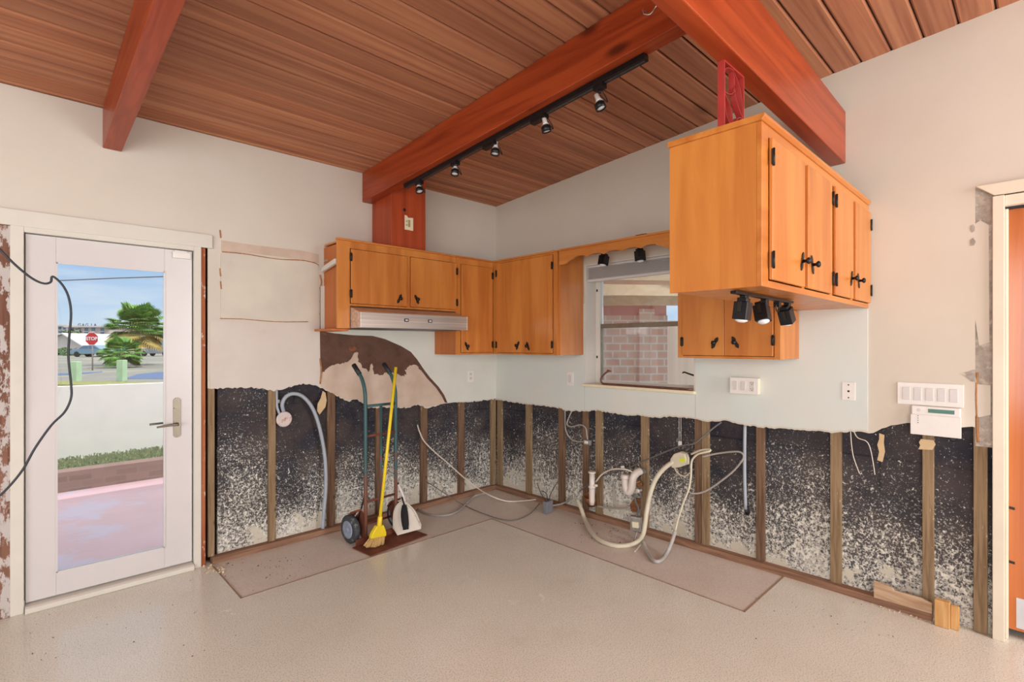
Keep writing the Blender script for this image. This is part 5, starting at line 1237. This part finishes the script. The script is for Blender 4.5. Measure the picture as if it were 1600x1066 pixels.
# crumbs: countless
random.seed(11)
mb = MB()
def crumb(c, s_):
    v = [mb.bm.verts.new(c + V(random.uniform(-s_, s_), random.uniform(-s_, s_), random.choice((0, 1)) * s_ * .6 * (0 if i < 4 else 1) + (0 if i < 4 else s_ * .7))) for i in range(6)]
    for f in ((0, 1, 4), (1, 2, 4), (2, 3, 5), (3, 0, 5), (0, 4, 5), (1, 5, 2)):
        try: mb.bm.faces.new([v[i] for i in f])
        except Exception: pass
for i in range(95):
    x_, y_ = random.uniform(890, 1010), random.uniform(815, 850); q = onF(x_, y_); 
    if q.x < -.04: crumb(V(q.x, q.y, -.002), random.uniform(.002, .006))
for i in range(60): q = onF(random.uniform(330, 480), random.uniform(868, 905)); (crumb(V(q.x, q.y, -.002), random.uniform(.002, .005)) if q.y < -.04 else None)
for i in range(40): q = onF(random.uniform(1180, 1420), random.uniform(890, 1000)); (crumb(V(q.x, q.y, .0), random.uniform(.002, .005)) if q.x < -.04 else None)
for i in range(45): q = onF(random.uniform(40, 420), random.uniform(905, 1050)); (crumb(V(q.x, q.y, .0), random.uniform(.002, .005)) if q.y < -.07 else None)
obj('floor_debris', mb, 'debris', kind='stuff', label='scattered dark crumbs of rubble on the floor', cat='debris')
mb = MB()
for i in range(60): q = onF(random.uniform(318, 350), random.uniform(884, 896)); (crumb(V(q.x, q.y, .0), random.uniform(.004, .010)) if q.y < -.04 else None)
for i in range(40): q = onF(random.uniform(1360, 1500), 0 + 949 + 0); y_ = random.uniform(onB(1360).y, onB(1490).y); crumb(V(-random.uniform(.035, .06), y_, .0), random.uniform(.003, .007))
obj('plaster_chips', mb, 'chip', kind='stuff', label='pale plaster chips along the foot of the walls', cat='debris')

# ================================================================== OUTSIDE: PATIO AND STREET
PZ = -.10
mb = MB(); mb.box((-16, .24, PZ - .1), (8, 3.42, PZ)); obj('patio_floor', mb, 'patio', kind='structure')
mb = MB(); mb.box((-16, 3.30, PZ), (8, 3.50, .11)); mb.box((-16, 3.50, PZ - .1), (8, 4.2, .085)); obj('planter_curb', mb, 'curbbrick', kind='structure')
mb = MB(); random.seed(5)
for i in range(5200):
    x_ = random.uniform(-5.2, -1.2); y_ = random.uniform(3.5, 4.14); h_ = random.uniform(.02, .06); a_ = random.uniform(0, PI)
    dx, dy = math.cos(a_) * .006, math.sin(a_) * .006
    mb.quad((x_ - dx, y_ - dy, .084), (x_ + dx, y_ + dy, .084), (x_ + dx * .2 + random.uniform(-.02, .02), y_ + dy * .2, .085 + h_), (x_ - dx * .2 + random.uniform(-.01, .01), y_ - dy * .2, .085 + h_))
mb.box((-9, 3.5, .08), (2, 4.15, .088))
obj('lawn_strip', mb, 'grass', kind='stuff', label='strip of grass between brick planter edge and white garden wall', cat='grass')
mb = MB(); mb.prism([(-12, 4.16, -.2), (-12, 4.16, 1.03), (4, 4.16, .90), (4, 4.16, -.2)], (0, .16, 0)); obj('garden_wall', mb, 'stucco', label='low white garden wall outside the glass door', cat='wall')
mb = MB(); mb.box((-120, 4.32, -.5), (160, 260, -.02)); obj('street_ground', mb, 'street', kind='structure')
fwd = V(DX, DY, 0); rt = V(RX, RY, 0)
def at(px, k): q = atD(px, HY, k); return V(q.x, q.y, -.02)
# grass verge, dark lot, kerb
mb = MB(); a_, b_ = at(60, 21), at(300, 21.5)
mb.prism([at(40, 18.5), at(300, 17.5), at(300, 19.4), at(40, 20.5)], (0, 0, .05)); obj('grass_verge', mb, 'drygrass', kind='structure')
mb = MB(); mb.prism([at(192, 22), at(300, 22), at(300, 27.5), at(245, 27.5), at(215, 25.5)], (0, 0, .012)); mb.prism([at(60, 24), at(113, 25), at(160, 27.5), at(160, 28.3), at(110, 26.5), at(60, 26)], (0, 0, .012)); obj('road_patch', mb, 'bluelot', kind='structure')
for px_, h_, lab in ((119, .80, 'pale green wooden post outside, left of the stop sign'), (190.5, .86, 'pale green wooden post outside, in front of the palms')):
    q = at(px_, 20.5); mb = MB(); mb.obox(q + V(0, 0, h_ / 2 + .005), rt, fwd, V(0, 0, 1), .13, .13, h_ / 2); obj('bollard_post', mb, 'postgreen', bevel=.02, label=lab, cat='post')
# stop sign
q = at(144.5, 29.5)
t = thing('stop_sign', q, 'red octagonal STOP sign on a metal pole across the street', 'sign')
mb = MB(); mb.cyl(q, q + V(0, 0, 2.25), .035, 10); obj('pole', mb, 'steel', t)
zc = 1.45 + (539 - 529.5) * 29.5 / 800; R = .40
ctr = V(q.x, q.y, zc) - fwd * .05
def octo(R_, off): return [ctr - fwd * off + rt * (R_ * math.cos(PI / 8 + k * PI / 4)) + V(0, 0, R_ * math.sin(PI / 8 + k * PI / 4)) for k in range(8)]
mb = MB(); mb.prism(octo(R, 0), fwd * .01); sg = obj('sign_plate', mb, 'signwhite', t)
mb = MB(); mb.prism(octo(R * .93, .003), fwd * .002); obj('red_face', mb, 'signred', sg)
def text_mesh(s_, size, ex=.004, sp_=1.0):
    cu = bpy.data.curves.new('lettering', 'FONT'); cu.body = s_; cu.size = size; cu.align_x = 'CENTER'; cu.align_y = 'CENTER'; cu.extrude = ex; cu.offset = size * .02; cu.space_character = sp_
    o = bpy.data.objects.new('tmp_text', cu); C.objects.link(o)
    dg = bpy.context.evaluated_depsgraph_get(); me = bpy.data.meshes.new_from_object(o.evaluated_get(dg)); bpy.data.objects.remove(o); return me
def put_text(name, s_, size, pos, right, normal, mat, parent=None, sp_=1.0, **k):
    me = text_mesh(s_, size, sp_=sp_); o = bpy.data.objects.new(name, me); C.objects.link(o); me.materials.clear(); me.materials.append(M[mat])
    up = V(0, 0, 1); m = Matrix((right.normalized(), up, normal.normalized())).transposed().to_4x4()
    m.translation = pos - (ORI[parent.name] if parent is not None else V(0, 0, 0))
    o.matrix_local = m
    if parent is not None: o.parent = parent; o.matrix_local = m
    ORI[o.name] = pos
    for a_, b_ in k.items(): o[a_] = b_
    return o
put_text('lettering', 'STOP', .27, ctr - fwd * .010, rt, -fwd, 'signwhite', sg)
# palms
def palm(px_, k, base_h, crown_r, n, lab, seed, dead=True):
    random.seed(seed); q = at(px_, k); t = thing('palm_tree', q, lab, 'palm')
    mb = MB(); mb.tube([q, q + V(.05, 0, base_h * .5), q + V(0, .05, base_h)], lambda u: .19 - .05 * u, 12, 5); obj('trunk', mb, 'trunk', t)
    mb = MB(); md = MB(); top = q + V(0, .05, base_h)
    for i in range(n):
        az = random.uniform(0, 2 * PI); el = math.asin(random.uniform(-.75, .98)); L = crown_r * random.uniform(.45, .62)
        d = V(math.cos(az) * math.cos(el), math.sin(az) * math.cos(el), math.sin(el)); tip = top + d * L; tgt = md if (dead and el < -.45) else mb
        tgt.tube([top, top + d * L * .6 + V(0, 0, .03), tip], .015, 4, 2)
        sd_ = d.cross(V(0, 0, 1)); sd_ = sd_.normalized() if sd_.length > .1 else V(1, 0, 0); nn = sd_.cross(d).normalized()
        FL = crown_r * random.uniform(.42, .6)
        for j in range(17):
            a_ = (j - 8) / 8 * 1.35; dd_ = (d * math.cos(a_) + sd_ * math.sin(a_)); w2 = (sd_ * math.cos(a_) - d * math.sin(a_)) * .032 * crown_r
            e_ = tip + dd_ * FL * (1 - .25 * abs(a_) / 1.35); droop = V(0, 0, -.16 * FL); m_ = tip + dd_ * FL * .55
            tgt.quad(tip, m_ + w2 + nn * .01, e_ + droop, m_ - w2 + nn * .01)
    obj('fronds', mb, 'palm', t)
    if len(md.bm.verts): obj('dry_fronds', md, 'palmdead', t)
palm(214, 37, 2.75, 2.1, 110, 'tall fan palm with round green crown seen through the glass door', 1)
palm(190, 33, .95, 1.3, 70, 'bushy low fan palm in front of the tall palm', 2, False)
palm(175.5, 35, .85, .85, 26, 'small young fan palm left of the bushy one', 4, False)
# utility wire
a_, b_ = atD(60, 439.5, 24), atD(300, 430, 24); mb = MB(); mb.tube([a_ - rt * 8 + V(0, 0, -.2), a_, (a_ + b_) / 2, b_, b_ + rt * 8 + V(0, 0, .5)], .026, 6, 3); obj('utility_wire', mb, 'darkcable', label='overhead utility wire crossing the sky outside the door', cat='wire')
# far apartment building with rooftop letters
K = 120; s_ = K / 800
def bpt(px_, py_, k=K): return atD(px_, py_, k)
def building(x0, x1, ytop, k, depth, mat, roofmat, lab, rows, cat='building'):
    q0, q1 = bpt(x0, HY, k), bpt(x1, HY, k); h = 1.45 + (HY - ytop) * k / 800
    t = thing('apartment_building', V((q0.x + q1.x) / 2, (q0.y + q1.y) / 2, -.02), lab, cat)
    mb = MB(); b0, b1 = V(q0.x, q0.y, -.02), V(q1.x, q1.y, -.02)
    mb.prism([b0, b1, b1 + fwd * depth, b0 + fwd * depth], (0, 0, h)); obj('walls', mb, mat, t)
    mb = MB(); o_ = rt * .5; mb.prism([b0 - fwd * .6 - o_ + V(0, 0, h), b1 - fwd * .6 + o_ + V(0, 0, h), b1 + fwd * depth + o_ + V(0, 0, h), b0 + fwd * depth - o_ + V(0, 0, h)], (0, 0, .35)); obj('roof', mb, roofmat, t)
    for (py0, py1, pxs, ww) in rows:
        for px_ in pxs:
            c = bpt(px_, (py0 + py1) / 2, k) - fwd * .06; hw = ww * k / 1600; hh = (py1 - py0) * k / 1600
            mb = MB(); mb.obox(c, rt, V(0, 0, 1), fwd, hw, hh, .05); w0_ = obj('window', mb, 'bglass', t)
            mb = MB(); mb.obox(c - fwd * .06 - V(0, 0, hh + .1), rt, V(0, 0, 1), fwd, hw + .25, .08, .12); obj('sill', mb, 'bwhite', w0_)
    return t, h
t, h = building(106, 171, 511.5, K, 14, 'bpink', 'broof', 'long pink-grey apartment block with roof letters far behind the stop sign', [(512.5, 517.5, (113, 124, 135, 146, 160), 5), (519, 523, (124, 135, 146, 160), 5)])
put_text('roof_letters', 'GAG LA', 1.05, bpt(138.5, 508.5) - fwd * .4, rt, -fwd, 'signdark', t, sp_=1.25)
t, h = building(84, 105, 510, 126, 14, 'bwhite', 'broof', 'white block with dark balconies at the far left behind the black cable', [(511, 515, (94, 101), 4), (518, 520, (94, 101), 5)])
t, h = building(226, 275, 520, 95, 12, 'bteal', 'broof', 'pale aqua building right of the palms, behind the parked grey car', [(525, 531, (233, 243, 255), 6), (536, 541, (240, 250), 6)])
# gabled pale house before the apartment block
q0, q1 = at(70, 80), at(131, 80)
t = thing('house', (q0 + q1) / 2, 'pale low house with sloping roof across the street on the left', 'house')
mb = MB(); mb.prism([q0, q1, q1 + V(0, 0, 1.2), q0 + (q1 - q0) * .5 + V(0, 0, 3.1), q0 + V(0, 0, 2.2)], fwd * 9); obj('walls', mb, 'broof', t)
mb = MB(); e0, e1_ = q1 + V(0, 0, 1.2) + rt * .5 - V(0, 0, .2), q0 + (q1 - q0) * .5 + V(0, 0, 3.15); mb.prism([e0 - fwd * .5, e1_ - fwd * .5, e1_ + V(0, 0, .18) - fwd * .5, e0 + V(0, 0, .18) - fwd * .5], fwd * 10); e2_ = q0 + V(0, 0, 2.25) - rt * .5; mb.prism([e2_ - fwd * .5, e1_ - fwd * .5, e1_ + V(0, 0, .18) - fwd * .5, e2_ + V(0, 0, .18) - fwd * .5], fwd * 10); obj('roof', mb, 'bwhite', t)
q0, q1 = at(150, 100), at(177, 100)
t = thing('flat_house', (q0 + q1) / 2, 'low pale house with flat roof just right of the stop sign', 'house')
mb = MB(); mb.prism([q0, q1, q1 + V(0, 0, 1.7), q0 + V(0, 0, 1.7)], fwd * 8); obj('walls', mb, 'greige', t)
mb = MB(); mb.prism([q0 + V(0, 0, 1.71) - fwd, q1 + V(0, 0, 1.71) - fwd, q1 + V(0, 0, 2.5) + fwd * 2, q0 + V(0, 0, 2.5) + fwd * 2], fwd * 6); obj('roof', mb, 'broof', t)
# hedges and bushes
def bush(px_, k, r_, lab, hgt=1.0):
    random.seed(int(px_)); q = at(px_, k); mb = MB()
    for i in range(420):
        u = V(random.gauss(0, 1), random.gauss(0, 1), abs(random.gauss(0, 1))).normalized(); c = q + V(u.x * r_, u.y * r_, u.z * r_ * hgt) * random.uniform(.7, 1); a_ = random.uniform(0, PI); e_ = V(math.cos(a_), math.sin(a_), random.uniform(-.5, .5)) * .16 * r_; f_ = u.cross(e_).normalized() * .1 * r_
        mb.quad(c - e_, c + f_, c + e_, c - f_)
    return obj('bush', mb, 'hedge', label=lab, cat='bush')
for px_, k, r_, lab in ((95, 72, 1.0, 'bush at the far left beyond the street'), (102, 74, 1.15, 'green bush just left of the black cable across the street'), (112, 70, .9, 'low bush left of the grey-blue parked car'), (121, 72, 1.0, 'bush beside the grey-blue parked car'), (170, 76, 1.3, 'bush between the dark blue car and the palms')): bush(px_, k, r_, lab)
bush(113, 90, 2.6, 'taller green tree rising behind the pale low house', 1.7)
# cars
def car(px_, k, mat, lab):
    q = at(px_, k); t = thing('car', q, lab, 'car'); L, H_, W_ = 4.3, 1.45, 1.75
    def P(x, y, z): return q + rt * x + fwd * y + V(0, 0, z)
    prof = [(-2.15, .35), (-2.15, .8), (-1.9, .92), (-1.2, 1.0), (-.6, 1.42), (.8, 1.45), (1.45, 1.02), (2.05, .92), (2.15, .7), (2.15, .35)]
    mb = MB(); mb.prism([P(x, 0, z) for x, z in prof], fwd * W_); obj('body', mb, mat, t, bevel=.06)
    mb = MB(); mb.prism([P(x, -.012, z) for x, z in ((-1.0, 1.0), (-.52, 1.34), (.05, 1.36), (.05, 1.0))], fwd * .01); mb.prism([P(x, -.012, z) for x, z in ((.12, 1.0), (.12, 1.36), (.72, 1.36), (1.22, 1.02))], fwd * .01); obj('window', mb, 'bglass', t)
    for x in (-1.35, 1.35):
        for y in (.0, W_ - .2):
            mb = MB(); mb.lathe(P(x, y - .03, .335), fwd, [(0, .25), (.02, .33), (.2, .33), (.22, .25)], 20); obj('wheel', mb, 'tire', t)
car(137, 62, 'carteal', 'grey-blue parked car left of the stop sign pole')
car(158, 64, 'carblue', 'dark blue parked car right of the stop sign pole')
car(241, 66, 'cargrey', 'grey parked car in front of the aqua building')

# ================================================================== OUTSIDE THE KITCHEN WINDOW: CARPORT
kw = 6.6
def wpt(px_, py_, k=kw): return atD(px_, py_, k)
bq0, bq1 = wpt(900, HY), wpt(1043, HY)
t = thing('brick_wall', V(bq0.x, bq0.y, -.1), 'pink brick wall with painted lintel seen through the kitchen window', 'brick wall')
t.rotation_euler = (0, 0, math.atan2(RY, RX))
Lb = (bq1 - bq0).length; hb_ = 1.45 + (HY - 493) * kw / 800 + .1
def loc_obj(name, mb, mat, parent, **k):
    ORI['__loc'] = V(0, 0, 0); 
    class _P: pass
    me_o = None
    sv = ORI[parent.name]; ORI[parent.name] = V(0, 0, 0); o = obj(name, mb, mat, parent, **k); ORI[parent.name] = sv; return o
mb = MB(); mb.box((0, 0, 0), (Lb, .2, hb_)); loc_obj('masonry', mb, 'brick', t)
mb = MB(); mb.box((-.3, -.02, hb_), (Lb - .02, .2, hb_ + .17)); loc_obj('lintel', mb, 'lintel', t)
mb = MB(); q = (1000 - 900) / 143 * Lb; mb.box((q - .02, -.06, 0.3), (q + .17, -.001, hb_ + .08)); loc_obj('pilaster', mb, 'brick', t)
q0, q1 = at(1044, 7.4), at(1180, 7.4); q0.z = q1.z = -.1
mb = MB(); mb.prism([q0, q1, q1 + V(0, 0, 1.90), q0 + V(0, 0, 1.90)], fwd * .15); obj('carport_wall', mb, 'greige', label='low beige stucco wall right of the bricks, seen through the window', cat='wall')
mb = MB(); mb.box((.3, -9, -.2), (14, .24, -.1)); obj('carport_floor', mb, 'street', kind='structure')
# carport rafters and roof
u_ = (wpt(1090, 482, 6.2) - wpt(925, 458, 6.9)); 
t = thing('carport_roof', V(3, 1, 2.3), 'pale wood carport roof with rafters above the brick wall', 'carport roof')
for i, (ya0, ya1, k1_, k2_) in enumerate(((462, 478, 6.4, 6.4), (444, 461, 5.6, 5.8), (418, 436, 4.9, 5.1))):
    a_, b_ = wpt(890, ya0, k1_), wpt(1150, ya1 + 12, k2_); d = (b_ - a_); d.z = 0; b_.z = a_.z = 1.45 + (HY - (ya0 + ya1) / 2) * k1_ / 800
    mb = MB(); mb.obox((a_ + b_) / 2, d, V(0, 0, 1), d.cross(V(0, 0, 1)), d.length / 2, .06, .025); obj('rafter', mb, 'rafter', t)
mb = MB(); q = [at(860, 5.6), at(1220, 5.6), at(1220, 6.9), at(860, 6.9)]
mb.prism([V(p.x, p.y, 2.38 if i < 2 else 2.20) for i, p in enumerate(q)], (0, 0, .05)); obj('deck', mb, 'rafter', t)
